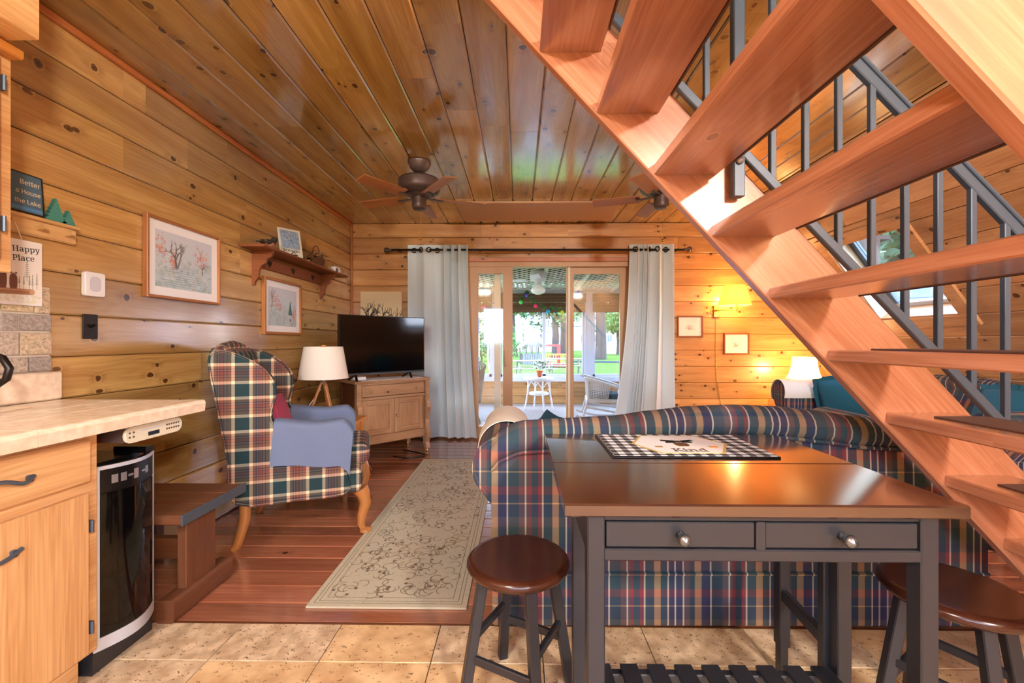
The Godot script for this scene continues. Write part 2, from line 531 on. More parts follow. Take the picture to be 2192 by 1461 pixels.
func make_materials() -> void:
	var pine := wood_image(1536, 768, 70, 3, 480.0, 0.06, 0.15, 0.22)
	var straight := wood_image(2048, 512, 3, 11, 640.0, 0.05, 0.22, 0.20)
	# pine: one board, one tint; a few tints of each so that boards differ as boards do
	for k in 4:
		var v := 1.0 - 0.055 * k
		M["wall%d" % k] = wood(pine, Color(0.88 * v, 0.72 * v, 0.44 * v), 0.24, 0.62)
		M["back%d" % k] = wood(pine, Color(0.88 * v, 0.67 * v, 0.42 * v), 0.3)
		M["ceil%d" % k] = wood(pine, Color(0.83 * v, 0.69 * v, 0.40 * v), 0.17, 0.7)
		M["slope%d" % k] = wood(pine, Color(0.90 * v, 0.70 * v, 0.50 * v), 0.34)
		M["floor%d" % k] = wood(straight, Color((0.74 - 0.045 * k), (0.48 - 0.03 * k), (0.36 - 0.022 * k)), 0.2, 0.6)
		M["stone%d" % k] = mat(Color.WHITE, 0.8)
	M.stair = wood(straight, Color(0.78, 0.54, 0.41), 0.27, 0.62)
	M.pale_pine = wood(straight, Color(0.93, 0.78, 0.54), 0.5)
	M.cab = wood(straight, Color(0.93, 0.75, 0.52), 0.4)
	M.bench = wood(straight, Color(0.44, 0.28, 0.18), 0.45)
	M.oak = wood(straight, Color(0.74, 0.60, 0.46), 0.45)
	M.dark_oak = wood(straight, Color(0.42, 0.25, 0.15), 0.4)
	M.honey = wood(straight, Color(0.90, 0.62, 0.30), 0.35)
	M.leg_wood = wood(straight, Color(0.74, 0.50, 0.27), 0.35)
	M.shelf = wood(straight, Color(0.58, 0.34, 0.17), 0.5)
	M.frame = wood(straight, Color(0.74, 0.50, 0.28), 0.4)
	M.table_top = wood(straight, Color(0.25, 0.15, 0.12), 0.16, 0.62)
	M.seat_wood = wood(straight, Color(0.29, 0.155, 0.115), 0.22)
	M.trim = wood(straight, Color(0.80, 0.50, 0.28), 0.4)
	M.tan_frame = mat(Color(0.74, 0.57, 0.40), 0.45)
	M.cream = mat(Color(0.90, 0.87, 0.76), 0.5)
	M.black_paint = mat(Color(0.135, 0.14, 0.16), 0.36)
	M.black = mat(Color(0.03, 0.03, 0.035), 0.3)
	M.rubber = mat(Color(0.36, 0.25, 0.21), 0.7)
	M.iron = mat(Color(0.30, 0.34, 0.39), 0.4, 0.3)
	M.bronze = mat(Color(0.36, 0.29, 0.27), 0.42, 0.3)
	M.dark_bronze = mat(Color(0.13, 0.11, 0.10), 0.35, 0.6)
	M.steel = mat(Color(0.72, 0.73, 0.76), 0.3, 0.8)
	M.silver = mat(Color(0.78, 0.80, 0.84), 0.35, 0.3)
	M.pewter = mat(Color(0.50, 0.52, 0.54), 0.25, 0.9)
	M.brass = mat(Color(0.85, 0.68, 0.34), 0.25, 0.9)
	M.white = mat(Color(0.93, 0.93, 0.93), 0.5)
	M.white_paint = mat(Color(0.80, 0.80, 0.84), 0.5)
	M.wicker = mat(Color(0.85, 0.82, 0.80), 0.7)
	M.wicker_grey = mat(Color(0.48, 0.48, 0.44), 0.8)
	M.linen = mat(Color(0.92, 0.89, 0.82), 0.9)
	M.ivory = mat(Color(0.86, 0.84, 0.74), 0.4)
	M.teal = mat(Color(0.11, 0.36, 0.44), 0.9)
	M.dark_teal = mat(Color(0.06, 0.20, 0.25), 0.9)
	M.denim = fabric(speck_image(128, Color(0.45, 0.50, 0.61), Color(0.36, 0.41, 0.52), 5, 0.3, 0, Color.BLACK), 0.12)
	M.pink = mat(Color(0.62, 0.22, 0.33), 0.9)
	M.screen = mat(Color(0.012, 0.013, 0.018), 0.08)
	M.backing = mat(Color(0.20, 0.11, 0.05), 0.8)
	M.plaster = mat(Color(0.75, 0.60, 0.42), 0.8)
	M.grout = mat(Color(0.42, 0.34, 0.26), 0.9)
	M.pale_grout = mat(Color(0.84, 0.79, 0.72), 0.9)
	M.carpet = fabric(speck_image(512, Color(0.80, 0.72, 0.66), Color(0.60, 0.52, 0.47), 21, 0.12, 0, Color.BLACK), 1.6)
	M.tile0 = fabric(speck_image(512, Color(0.90, 0.77, 0.58), Color(0.74, 0.59, 0.42), 31, 0.012, 900, Color(0.45, 0.33, 0.22)), 0.9, 0.34)
	M.tile1 = fabric(speck_image(512, Color(0.88, 0.78, 0.64), Color(0.70, 0.59, 0.46), 37, 0.02, 900, Color(0.42, 0.33, 0.24)), 0.9, 0.34)
	var st := [Color(0.86, 0.77, 0.64), Color(0.70, 0.65, 0.61), Color(0.90, 0.82, 0.66), Color(0.80, 0.73, 0.65)]
	for k in 4:
		M["stone%d" % k] = fabric(speck_image(128, st[k], st[k].darkened(0.2), 41 + k, 0.09, 70, st[k].darkened(0.4)), 0.2, 0.85)
	M.counter = fabric(speck_image(128, Color(0.93, 0.86, 0.76), Color(0.87, 0.78, 0.67), 51, 0.05, 0, Color.BLACK), 0.3, 0.25)
	var gl := mat(Color(0.5, 0.6, 0.58, 0.03), 0.02)
	gl.transparency = BaseMaterial3D.TRANSPARENCY_ALPHA
	M.glass = gl
	var dg := mat(Color(0.05, 0.055, 0.06, 0.82), 0.05)
	dg.transparency = BaseMaterial3D.TRANSPARENCY_ALPHA
	M.dark_glass = dg
	var cu := mat(Color(0.88, 0.92, 0.93), 0.9)
	cu.backlight_enabled = true
	cu.backlight = Color(0.62, 0.66, 0.66)
	M.curtain = cu
	var gr := Color(0.10, 0.20, 0.22); var na := Color(0.13, 0.14, 0.26); var rd := Color(0.46, 0.23, 0.19); var cr := Color(0.93, 0.80, 0.66); var bn := Color(0.46, 0.32, 0.24)
	var seq := [[0.0, gr], [0.36, cr], [0.45, bn], [0.53, na], [0.555, bn], [0.60, na], [0.62, rd], [0.70, na], [0.72, bn], [0.78, na], [0.80, bn], [0.90, cr], [0.99, gr]]
	M.plaid = fabric(plaid_image(256, seq, seq, 0.5), 0.185)
	var tan := Color(0.68, 0.54, 0.37); var wh := Color(0.84, 0.78, 0.68); var sg := Color(0.15, 0.24, 0.28); var sn := Color(0.16, 0.18, 0.29); var sr := Color(0.47, 0.18, 0.20); var sb := Color(0.34, 0.27, 0.27)
	var warp := [[0.0, tan], [0.065, sn], [0.15, wh], [0.165, sg], [0.27, sb], [0.33, wh], [0.345, sb], [0.37, sr], [0.40, sg], [0.46, sr], [0.49, sb], [0.50, wh], [0.515, sg], [0.60, tan], [0.665, sg], [0.73, wh], [0.745, sn], [0.80, wh], [0.815, sn], [0.88, wh], [0.895, sb], [0.95, sg]]
	var weft := [[0.0, sg], [0.16, sn], [0.24, sr], [0.34, sb], [0.42, sg], [0.45, tan], [0.465, sg], [0.6, sr], [0.68, sn], [0.76, tan], [0.775, sn], [0.9, sb]]
	M.sofa = fabric(plaid_image(512, warp, weft, 0.40), 0.41)
	M.check = fabric(plaid_image(64, [[0.0, Color(0.07, 0.07, 0.09)], [0.5, Color(0.92, 0.92, 0.93)]], [[0.0, Color(0.07, 0.07, 0.09)], [0.5, Color(0.92, 0.92, 0.93)]], 0.5), 0.042)
	M.grass = fabric(speck_image(256, Color(0.37, 0.45, 0.22), Color(0.29, 0.38, 0.15), 61, 0.05, 0, Color.BLACK), 6.0)
	M.grass.specular_mode = BaseMaterial3D.SPECULAR_DISABLED
	M.bark = fabric(speck_image(128, Color(0.34, 0.29, 0.27), Color(0.18, 0.15, 0.14), 63, 0.15, 0, Color.BLACK), 0.8)
	M.leaf0 = mat(Color(0.24, 0.38, 0.20), 0.7)
	M.leaf1 = mat(Color(0.33, 0.50, 0.24), 0.7)
	M.leaf2 = mat(Color(0.17, 0.29, 0.18), 0.7)
	for k in 3:
		M["leaf%d" % k].backlight_enabled = true
		M["leaf%d" % k].backlight = Color(0.25, 0.32, 0.12)
	M.bamboo = fabric(plaid_image(64, [[0.0, Color(0.42, 0.30, 0.19)], [0.5, Color(0.36, 0.25, 0.15)]], [[0.0, Color(0.50, 0.38, 0.25)], [0.3, Color(0.34, 0.23, 0.14)], [0.55, Color(0.46, 0.33, 0.21)], [0.8, Color(0.28, 0.19, 0.12)]], 0.7), 0.05)

# ---------------------------------------------------------------- room shell
func boards(parent: Node3D, key: String, rows: Array, axis: int, thick: float, ch: float) -> void:
	# rows: [a0, a1, list of [from, to] runs, transform maker]; each run is broken into boards of uneven length
	for r in rows:
		for run in r[2]:
			var p: float = run[0]
			while p < run[1] - 0.01:
				var q := minf(p + rng.randf_range(1.1, 2.6), run[1])
				if run[1] - q < 0.5: q = run[1]
				var st := mb()
				var xf: Transform3D = r[3].call(p)
				prism(st, rect(r[1] - r[0] - 0.003, thick, ch), q - p - 0.0015, xf, ruv())
				mk("plank", st, M["%s%d" % [key, rng.randi_range(0, 3)]], parent)
				p = q

func slab(parent: Node3D, called: String, m: Material, x0: float, x1: float, y0: float, y1: float, d0: float, d1: float) -> void:
	mk(called, boxd(x0, x1, y0, y1, d0, d1, 0.0), m, parent)

func build_shell() -> void:
	# floor: wood from D 1.75 to the back wall, tile in front of it
	var fl := struct("floor")
	slab(fl, "subfloor", M.grout, XL - 0.2, 4.6, -0.2, -0.018, DF - 0.2, DB + 0.1)
	var rows := []
	var d := 1.75
	while d < DB - 0.02:
		var d1 := minf(d + 0.13, DB)
		var dm := (d + d1) / 2
		rows.append([d, d1, [[XL, 4.2]], func(p): return Transform3D(Basis(Vector3(1, 0, 0), Vector3(0, 0, 1), Vector3(0, -1, 0)), V(p, -0.009, dm))])
		d = d1
	boards(fl, "floor", rows, 0, 0.018, 0.004)
	slab(fl, "threshold", M.dark_oak, XL, 4.2, -0.018, 0.001, 1.742, 1.751)
	var tx := [-1.53, -1.12]
	var xs := []
	for i in 14: xs.append(-2.353 + 0.407 * i)
	var ds := [1.742, 1.535, 1.128, 0.721, 0.314, -0.093, -0.5, -0.907, -1.314, -1.721, -2.128, DF]
	for i in xs.size() - 1:
		for j in ds.size() - 1:
			var x0 := maxf(xs[i], XL); var x1 := minf(xs[i + 1], 4.2)
			mk("tile", boxd(x0 + 0.002, x1 - 0.002, -0.018, 0.0, ds[j + 1] + 0.002, ds[j] - 0.002, 0.002), M.tile0 if rng.randf() < 0.6 else M.tile1, fl)
	# left wall
	var wl := struct("wall_left")
	slab(wl, "backing", M.backing, XL - 0.15, XL - 0.018, -0.1, HC + 0.1, DF - 0.15, DB + 0.15)
	rows = []
	var y := HC
	while y > 0.0:
		var y0 := maxf(y - 0.186, 0.0)
		var ym := (y + y0) / 2
		rows.append([y0, y, [[DF, DB]], func(p): return Transform3D(Basis(Vector3(0, 0, -1), Vector3(0, 1, 0), Vector3(1, 0, 0)), V(XL - 0.009, ym, p))])
		y = y0
	boards(wl, "wall", rows, 0, 0.018, 0.007)
	# back wall, with the door opening X -0.66 .. 1.38 up to 2.12
	var wb := struct("wall_back")
	slab(wb, "backing", M.backing, XL - 0.15, -0.66, -0.1, HC + 0.1, DB + 0.018, DB + 0.14)
	slab(wb, "backing", M.backing, 1.38, 4.3, -0.1, HC + 0.1, DB + 0.018, DB + 0.14)
	slab(wb, "backing", M.backing, -0.66, 1.38, 2.12, HC + 0.1, DB + 0.018, DB + 0.14)
	rows = []
	var ys := [0.0]
	y = 2.023 - 0.1934 * 10
	while y < HC:
		if y > 0.01: ys.append(y)
		y += 0.1934
	ys.append(HC)
	for i in ys.size() - 1:
		var a: float = ys[i]; var b: float = ys[i + 1]
		var ym := (a + b) / 2
		var xe := SX + SL * (HC - ym) + 0.06
		var runs := [[XL, xe]] if a >= 2.1 else [[XL, -0.66], [1.38, xe]]
		rows.append([a, b, runs, func(p): return Transform3D(Basis(Vector3(1, 0, 0), Vector3(0, 1, 0), Vector3(0, 0, 1)), V(p, ym, DB + 0.009))])
	var y_over: float = ys[11] if ys[11] > 2.12 else ys[12]
	rows.append([2.12, y_over, [[-0.66, 1.38]], func(p): return Transform3D(Basis(Vector3(1, 0, 0), Vector3(0, 1, 0), Vector3(0, 0, 1)), V(p, (2.12 + y_over) / 2, DB + 0.009))])
	boards(wb, "back", rows, 0, 0.018, 0.006)
	# ceiling, open above the stairs (X -0.5 .. 1.9, D 0.55 .. 1.46)
	var ce := struct("ceiling")
	slab(ce, "backing", M.backing, XL - 0.15, SX + 0.1, HC + 0.018, HC + 0.14, 1.46, DB + 0.15)
	slab(ce, "backing", M.backing, XL - 0.15, SX + 0.1, HC + 0.018, HC + 0.14, DF - 0.15, 0.55)
	slab(ce, "backing", M.backing, XL - 0.15, -0.5, HC + 0.018, HC + 0.14, 0.55, 1.46)
	slab(ce, "backing", M.backing, 1.9, SX + 0.1, HC + 0.018, HC + 0.14, 0.55, 1.46)
	rows = []
	var x := XL
	while x < SX - 0.01:
		var x1 := minf(x + 0.1963, SX)
		var xm := (x + x1) / 2
		var runs := [[DF, DB]] if (xm < -0.5 or xm > 1.9) else [[DF, 0.55], [1.46, DB]]
		rows.append([x, x1, runs, func(p): return Transform3D(Basis(Vector3(0, 0, -1), Vector3(1, 0, 0), Vector3(0, -1, 0)), V(xm, HC + 0.009, p))])
		x = x1
	boards(ce, "ceil", rows, 0, 0.018, 0.008)
	# stairwell above the opening
	var sw := struct("wall_stairwell")
	slab(sw, "panel", M.plaster, -0.56, -0.5, HC, 3.9, 0.5, 1.52)
	slab(sw, "panel", M.plaster, 1.9, 1.96, HC, 3.9, 0.5, 1.52)
	slab(sw, "panel", M.plaster, -0.56, 1.96, HC, 3.9, 0.49, 0.55)
	slab(sw, "panel", M.plaster, -0.56, 1.96, HC, 3.9, 1.46, 1.52)
	slab(sw, "panel", M.plaster, -0.6, 2.0, 3.9, 3.96, 0.45, 1.56)
	# sloped wall on the right
	var sl := struct("wall_right")
	var dir := Vector3(SL, -1, 0).normalized()        # down the slope
	var nrm := Vector3(-1, -SL, 0).normalized()       # into the room
	var total := HC * sqrt(1 + SL * SL)
	var s := 0.0
	rows = []
	var top := V(SX, HC, 0)
	var s_a := 0.58 * sqrt(1 + SL * SL); var s_b := 1.225 * sqrt(1 + SL * SL)
	while s < total:
		var s1 := minf(s + 0.196, total + 0.05)
		if s < s_a - 0.02 and s1 > s_a - 0.02: s1 = s_a
		if s < s_b - 0.02 and s1 > s_b - 0.02: s1 = s_b
		var sm := (s + s1) / 2
		var runs := [[DF, 3.15], [3.86, DB]] if (sm > s_a and sm < s_b) else [[DF, DB]]
		rows.append([s, s1, runs, func(p): return Transform3D(Basis(Vector3(0, 0, -1), -dir, nrm), top + dir * sm - nrm * 0.009 + Vector3(0, 0, -p))])
		s = s1
	boards(sl, "slope", rows, 0, 0.018, 0.006)
	for r in [[0.0, s_a, DF - 0.15, DB + 0.15], [s_b, total + 0.2, DF - 0.15, DB + 0.15], [s_a, s_b, DF - 0.15, 3.15], [s_a, s_b, 3.86, DB + 0.15]]:
		var st := mb()
		var sm: float = (r[0] + r[1]) / 2
		prism(st, rect(r[1] - r[0], 0.12), r[3] - r[2], Transform3D(Basis(Vector3(0, 0, -1), -dir, nrm), top + dir * sm - nrm * 0.08 + Vector3(0, 0, -r[2])))
		mk("backing", st, M.backing, sl)
	# wall behind the camera with the kitchen window
	var wf := struct("wall_front")
	slab(wf, "panel", M.plaster, XL - 0.15, -1.1, -0.1, HC + 0.1, DF - 0.12, DF)
	slab(wf, "panel", M.plaster, 1.5, 4.4, -0.1, HC + 0.1, DF - 0.12, DF)
	slab(wf, "panel", M.plaster, -1.1, 1.5, -0.1, 0.95, DF - 0.12, DF)
	slab(wf, "panel", M.plaster, -1.1, 1.5, 2.2, HC + 0.1, DF - 0.12, DF)
	var w3 := struct("window_3")
	for e in [[-1.1, -1.04, 0.95, 2.2], [1.44, 1.5, 0.95, 2.2], [-1.04, 1.44, 0.95, 1.01], [-1.04, 1.44, 2.14, 2.2], [0.17, 0.23, 1.01, 2.14]]:
		slab(w3, "window_frame", M.white_paint, e[0], e[1], e[2], e[3], DF - 0.09, DF - 0.03)
	slab(w3, "pane", M.glass, -1.04, 1.44, 1.01, 2.14, DF - 0.064, DF - 0.058)
	# corner and crown trims
	var t1 := struct("trim_1")
	mk("strip", boxd(XL, XL + 0.022, 0.0, HC, DB - 0.022, DB, 0.004), M.trim, t1)
	var t2 := struct("trim_2")
	mk("strip", boxd(XL, XL + 0.02, HC - 0.035, HC, DF, DB - 0.03, 0.006), M.trim, t2)
	var t3 := struct("trim_3")
	mk("strip", boxd(-0.74, 1.46, 2.115, 2.165, DB - 0.02, DB, 0.004), M.trim, t3)
	# flat panel on the ceiling in front of the door
	single("ceiling_panel", boxd(-0.64, 1.045, HC - 0.022, HC, 4.31, 4.95, 0.004), M.tan_frame, "pale smooth rectangular panel fixed flat to the plank ceiling", "panel")

func build_door() -> void:
	var d1 := struct("door_1")
	var D0 := DB + 0.005
	for e in [[-0.66, 1.38, 2.06, 2.12], [-0.66, 1.38, 0.0, 0.03]]:
		slab(d1, "frame_rail", M.tan_frame, e[0], e[1], e[2], e[3], D0, D0 + 0.13)
	for e in [[-0.66, -0.60], [1.32, 1.38]]:
		slab(d1, "frame_post", M.tan_frame, e[0], e[1], 0.03, 2.06, D0, D0 + 0.13)
	var panels := [[-0.60, -0.073, 0.02, "sliding_panel", 0.115, M.tan_frame], [-0.60, -0.22, 0.07, "fixed_panel", 0.075, M.cream], [0.582, 1.32, 0.07, "fixed_panel", 0.09, M.tan_frame]]
	for p in panels:
		var n := Node3D.new(); n.name = p[3]; d1.add_child(n, true)
		var a: float = D0 + p[2]
		var w: float = p[4]
		slab(n, "stile", p[5], p[0], p[0] + w, 0.03, 2.06, a, a + 0.038)
		slab(n, "stile", p[5], p[1] - w, p[1], 0.03, 2.06, a, a + 0.038)
		slab(n, "top_rail", p[5], p[0] + w, p[1] - w, 1.98, 2.06, a, a + 0.038)
		slab(n, "bottom_rail", p[5], p[0] + w, p[1] - w, 0.03, 0.13, a, a + 0.038)
		slab(n, "pane", M.glass, p[0] + w, p[1] - w, 0.13, 1.98, a + 0.016, a + 0.022)
	# second mullion lines of the fixed leaf and the pull handle
	slab(d1, "weather_strip", M.cream, 0.60, 0.625, 0.03, 2.06, D0 + 0.05, D0 + 0.07)
	var h := mb()
	bx(h, V(-0.165, 0.86, D0 + 0.02), V(-0.135, 1.06, D0 - 0.005), 0.006)
	bar(h, V(-0.15, 0.885, D0), V(-0.15, 0.885, D0 - 0.045), 0.022, 0.022)
	bar(h, V(-0.15, 1.035, D0), V(-0.15, 1.035, D0 - 0.045), 0.022, 0.022)
	bar(h, V(-0.15, 0.88, D0 - 0.045), V(-0.15, 1.04, D0 - 0.045), 0.022, 0.016)
	mk("handle", h, M.tan_frame, d1)
	# curtain rod, curtains with eyelets
	var rod := thing("curtain_rod", "long black metal curtain rod with ball finials above the sliding door", "curtain rod")
	var t := mb(); tube(t, [V(-1.50, 2.245, 5.03), V(1.94, 2.235, 5.03)], 0.012, 12); mk("rod", t, M.dark_bronze, rod)
	for e in [[-1.50, -1.0], [1.94, 1.0]]:
		var f := mb()
		lathe(f, [Vector2(0.014, 0), Vector2(0.02, 0.01), Vector2(0.012, 0.025), Vector2(0.03, 0.045), Vector2(0.034, 0.065), Vector2(0.026, 0.085), Vector2(0.0, 0.095)], 16, Transform3D(Basis(Vector3(0, 0, 1), Vector3(e[1], 0, 0), Vector3(0, 1, 0)), V(e[0], 2.24, 5.03)))
		mk("finial", f, M.bronze, rod)
	for x in [-1.42, 0.18, 1.87]:
		var b := mb(); bar(b, V(x, 2.24, 5.03), V(x, 2.24, DB), 0.016, 0.02); mk("bracket", b, M.dark_bronze, rod)
	curtain("grey blue eyelet curtain hanging beside the television at the sliding door", -1.315, -0.60, -1.33, -0.50, [[0.0, 0.0], [0.55, 2.2], [1.0, 7.5]], [0.10, 0.22, 0.36, 0.49], 0.0)
	curtain("grey blue eyelet curtain hanging beside the two small framed prints", 1.31, 1.81, 1.09, 1.83, [[0.0, 0.0], [0.15, 0.6], [0.5, 5.0], [1.0, 7.3]], [0.12, 0.45, 0.62, 0.86], 1.2)

func curtain(label: String, x0: float, x1: float, b0: float, b1: float, ph: Array, eyes: Array, off: float) -> void:
	var c := thing("curtain", label, "curtain", Vector3.ZERO, 0.0, "curtains at the sliding door")
	var st := mb()
	var f := func(u: float, v: float) -> Vector3:
		var p := interp(ph, u) * TAU * 0.62 + off
		var am := lerpf(0.036, 0.05, v)
		var x := lerpf(lerpf(x0, x1, u), lerpf(b0, b1, u), v * v) + 0.012 * sin(p * 2.0 + 0.6) * (0.4 + v)
		return V(x, lerpf(2.30, 0.025, v) + 0.006 * sin(p) * (1.0 - v), 5.03 + am * sin(p) * (1.0 - 0.25 * sin(v * 3.0 + u * 5.0)))
	grid(st, 150, 28, f, 0.004)
	mk("cloth", st, M.curtain, c)
	for e in eyes:
		var p: Vector3 = f.call(e, 0.026)
		var q: Vector3 = f.call(e + 0.01, 0.026)
		var r := mb()
		var pts := []
		var tg := (q - p).normalized()
		for k in 17:
			var a := TAU * k / 16
			pts.append(Vector3(p.x, 2.242, p.z) + tg * cos(a) * 0.027 + Vector3.UP * sin(a) * 0.027)
		tube(r, pts, 0.008, 6)
		mk("eyelet", r, M.dark_bronze, c)

func build_skylight() -> void:
	var w := struct("window_1")
	var dir := Vector3(SL, -1, 0).normalized(); var out := Vector3(1, SL, 0).normalized()
	var top := V(SX, HC, 0)
	var q := sqrt(1 + SL * SL)
	var sa := 0.58 * q; var sb := 1.225 * q
	var at := func(s: float, dd: float, o: float) -> Vector3: return top + dir * s + out * o + Vector3(0, 0, -dd)
	# lining boards of the well, flat trims round it, the sash and its pane
	var b := Basis(Vector3(0, 0, -1), -dir, -out)
	var parts := [
		["lining", M.slope0, sa - 0.0, sa + 0.02, 3.15, 3.86, -0.01, 0.20], ["lining", M.slope0, sb - 0.02, sb, 3.15, 3.86, -0.01, 0.20],
		["lining", M.cream, sa + 0.02, sb - 0.02, 3.84, 3.86, -0.01, 0.20], ["lining", M.slope0, sa + 0.02, sb - 0.02, 3.15, 3.17, -0.01, 0.20],
		["casing", M.slope1, sa - 0.085, sa + 0.005, 3.06, 3.95, -0.022, 0.0], ["casing", M.slope1, sb - 0.005, sb + 0.085, 3.06, 3.95, -0.022, 0.0],
		["casing", M.slope1, sa + 0.005, sb - 0.005, 3.06, 3.155, -0.022, 0.0], ["casing", M.slope1, sa + 0.005, sb - 0.005, 3.855, 3.95, -0.022, 0.0],
		["sash", M.silver, sa + 0.02, sa + 0.06, 3.17, 3.84, 0.15, 0.19], ["sash", M.silver, sb - 0.06, sb - 0.02, 3.17, 3.84, 0.15, 0.19],
		["sash", M.iron, sa + 0.06, sb - 0.06, 3.17, 3.21, 0.15, 0.19], ["sash", M.iron, sa + 0.06, sb - 0.06, 3.78, 3.84, 0.15, 0.19],
		["pane", M.glass, sa + 0.06, sb - 0.06, 3.21, 3.78, 0.168, 0.174]]
	for p in parts:
		var st := mb()
		var sm: float = (p[2] + p[3]) / 2; var om: float = (p[6] + p[7]) / 2
		prism(st, rect(p[3] - p[2], p[7] - p[6], 0.0), p[5] - p[4], Transform3D(b, at.call(sm, p[4], om)), ruv())
		mk(p[0], st, p[1], w)

# ---------------------------------------------------------------- porch behind the sliding door
func build_porch() -> void:
	var PF := 7.96
	var fp := struct("floor_porch")
	slab(fp, "carpet", M.carpet, -3.2, 4.4, -0.12, 0.0, DB + 0.14, PF + 0.1)
	var wp := struct("wall_porch")
	slab(wp, "backing", M.backing, -3.2, 4.4, -0.1, 0.43, PF + 0.02, PF + 0.12)
	var yy := 0.0
	while yy < 0.42:
		var y1 := minf(yy + 0.148, 0.43)
		var p := -3.2
		while p < 4.39:
			var q := minf(p + rng.randf_range(1.4, 2.6), 4.4)
			mk("plank", boxd(p, q - 0.002, yy, y1 - 0.003, PF, PF + 0.02, 0.005), M["back%d" % rng.randi_range(0, 3)], wp)
			p = q
		yy = y1
	for sx in [-3.2, 4.3]:
		slab(wp, "side_panel", M.back1, sx, sx + 0.1, -0.1, 0.5, DB + 0.14, PF + 0.1)
		for dd in [5.3, 6.55, 7.8]:
			slab(wp, "side_post", M.white_paint, sx, sx + 0.1, 0.5, 2.3, dd, dd + 0.12)
	slab(wp, "header", M.white_paint, -3.2, 4.4, 2.04, 2.16, PF - 0.02, PF + 0.12)
	# windows of the far side: bays with sill, posts, slider frames and panes
	var bays := [[-2.75, -0.50], [-0.35, 1.235], [1.38, 3.1]]
	var w2 := struct("window_2")
	slab(w2, "window_sill", M.white_paint, -3.2, 4.4, 0.42, 0.50, PF - 0.05, PF + 0.1)
	for x in [[-3.2, -2.75], [-0.50, -0.35], [1.235, 1.38], [3.1, 4.4]]:
		slab(w2, "post", M.white_paint, x[0], x[1], 0.5, 2.04, PF - 0.02, PF + 0.1)
	for b in bays:
		var xm: float = (b[0] + b[1]) / 2 + 0.035
		for e in [[b[0], b[0] + 0.045], [xm - 0.03, xm + 0.03], [b[1] - 0.045, b[1]]]:
			slab(w2, "window_frame", M.white_paint, e[0], e[1], 0.5, 2.04, PF + 0.02, PF + 0.07)
		slab(w2, "window_frame", M.white_paint, b[0], b[1], 0.5, 0.55, PF + 0.02, PF + 0.07)
		slab(w2, "pane", M.glass, b[0] + 0.045, xm - 0.03, 0.55, 2.04, PF + 0.04, PF + 0.046)
		slab(w2, "pane", M.glass, xm + 0.03, b[1] - 0.045, 0.55, 2.04, PF + 0.04, PF + 0.046)
	var where := ["left of the string of lanterns", "behind the string of lanterns", "above the white rocking chair"]
	for i in 3:
		var b: Array = bays[i]
		var bl := thing("bamboo_blind", "brown woven bamboo roman blind folded up " + where[i], "blind", Vector3.ZERO, 0.0, "bamboo blinds in the porch windows")
		mk("valance", boxd(b[0] - 0.01, b[1] + 0.01, 1.88, 2.05, PF - 0.07, PF - 0.055, 0.002), M.bamboo, bl)
		for k in 4:
			mk("fold", boxd(b[0], b[1], 1.70 + 0.012 * k, 1.79 + 0.03 * k, PF - 0.06 + 0.012 * k, PF - 0.05 + 0.012 * k, 0.002), M.bamboo, bl)
	# lattice ceiling on rafters under a roof
	var cp := struct("ceiling_porch")
	var hy := func(dd: float) -> float: return 2.12 + 0.055 * (PF - dd)
	var st := mb()
	for k in range(-26, 60):
		for sg in [-1.0, 1.0]:
			var x0 := -3.2 + k * 0.15
			var a := Vector3(x0, 0, 0); var bq := Vector3(x0 + 2.72 * 1.0 * sg, 0, 0)
			if sg < 0: a.x += 2.72; bq.x += 2.72
			var pa := V(a.x, hy.call(5.26) + 0.012 * sg, 5.26); var pb := V(bq.x, hy.call(PF) + 0.012 * sg, PF)
			if minf(a.x, bq.x) < -3.3 or maxf(a.x, bq.x) > 4.5: continue
			prism(st, rect(0.008, 0.034), pa.distance_to(pb), frame_to(pa, pb))
	var lat := mk("lattice", st, mat(Color(0.88, 0.82, 0.76), 0.7), cp)
	lat.set_meta("kind", "stuff")
	var rb := mb(); bar(rb, V(0.6, 2.435, 5.29), V(0.6, 2.30, 8.2), 7.9, 0.05); mk("roof", rb, M.backing, cp)
	var x := -2.9
	while x < 4.4:
		var r := mb(); bar(r, V(x, hy.call(5.26) - 0.015, 5.26), V(x, hy.call(PF) - 0.015, PF), 0.06, 0.04); mk("rafter", r, M.cream, cp)
		x += 0.66
	# white porch fan with a globe light
	var fn := thing("porch_fan", "white porch ceiling fan with a ribbed glass globe", "ceiling fan", V(0.29, 0, 6.3))
	var l := mb(); lathe(l, [Vector2(0.0, 2.215), Vector2(0.10, 2.215), Vector2(0.125, 2.18), Vector2(0.125, 2.09), Vector2(0.11, 2.06), Vector2(0.06, 2.045), Vector2(0.05, 2.0), Vector2(0.0, 2.0)], 28); mk("motor", l, M.white, fn)
	var g := mb(); lathe(g, [Vector2(0.045, 2.01), Vector2(0.055, 1.985), Vector2(0.10, 1.945), Vector2(0.112, 1.91), Vector2(0.09, 1.875), Vector2(0.04, 1.855), Vector2(0.0, 1.85)], 28); mk("globe", g, mat(Color(0.9, 0.91, 0.88), 0.15), fn)
	for k in 4:
		var a := 0.15 + TAU * k / 4
		var e := Vector3(cos(a), 0, sin(a))
		var bl := mb()
		bar(bl, e * 0.11 + Vector3(0, 2.06, 0), e * 0.2 + Vector3(0, 2.06, 0), 0.03, 0.01)
		bar(bl, e * 0.18 + Vector3(0, 2.065, 0), e * 0.56 + Vector3(0, 2.065, 0), 0.12, 0.008, 0.003, Vector3(0, 1, 0) + e.cross(Vector3.UP) * 0.2)
		mk("blade", bl, M.white, fn)
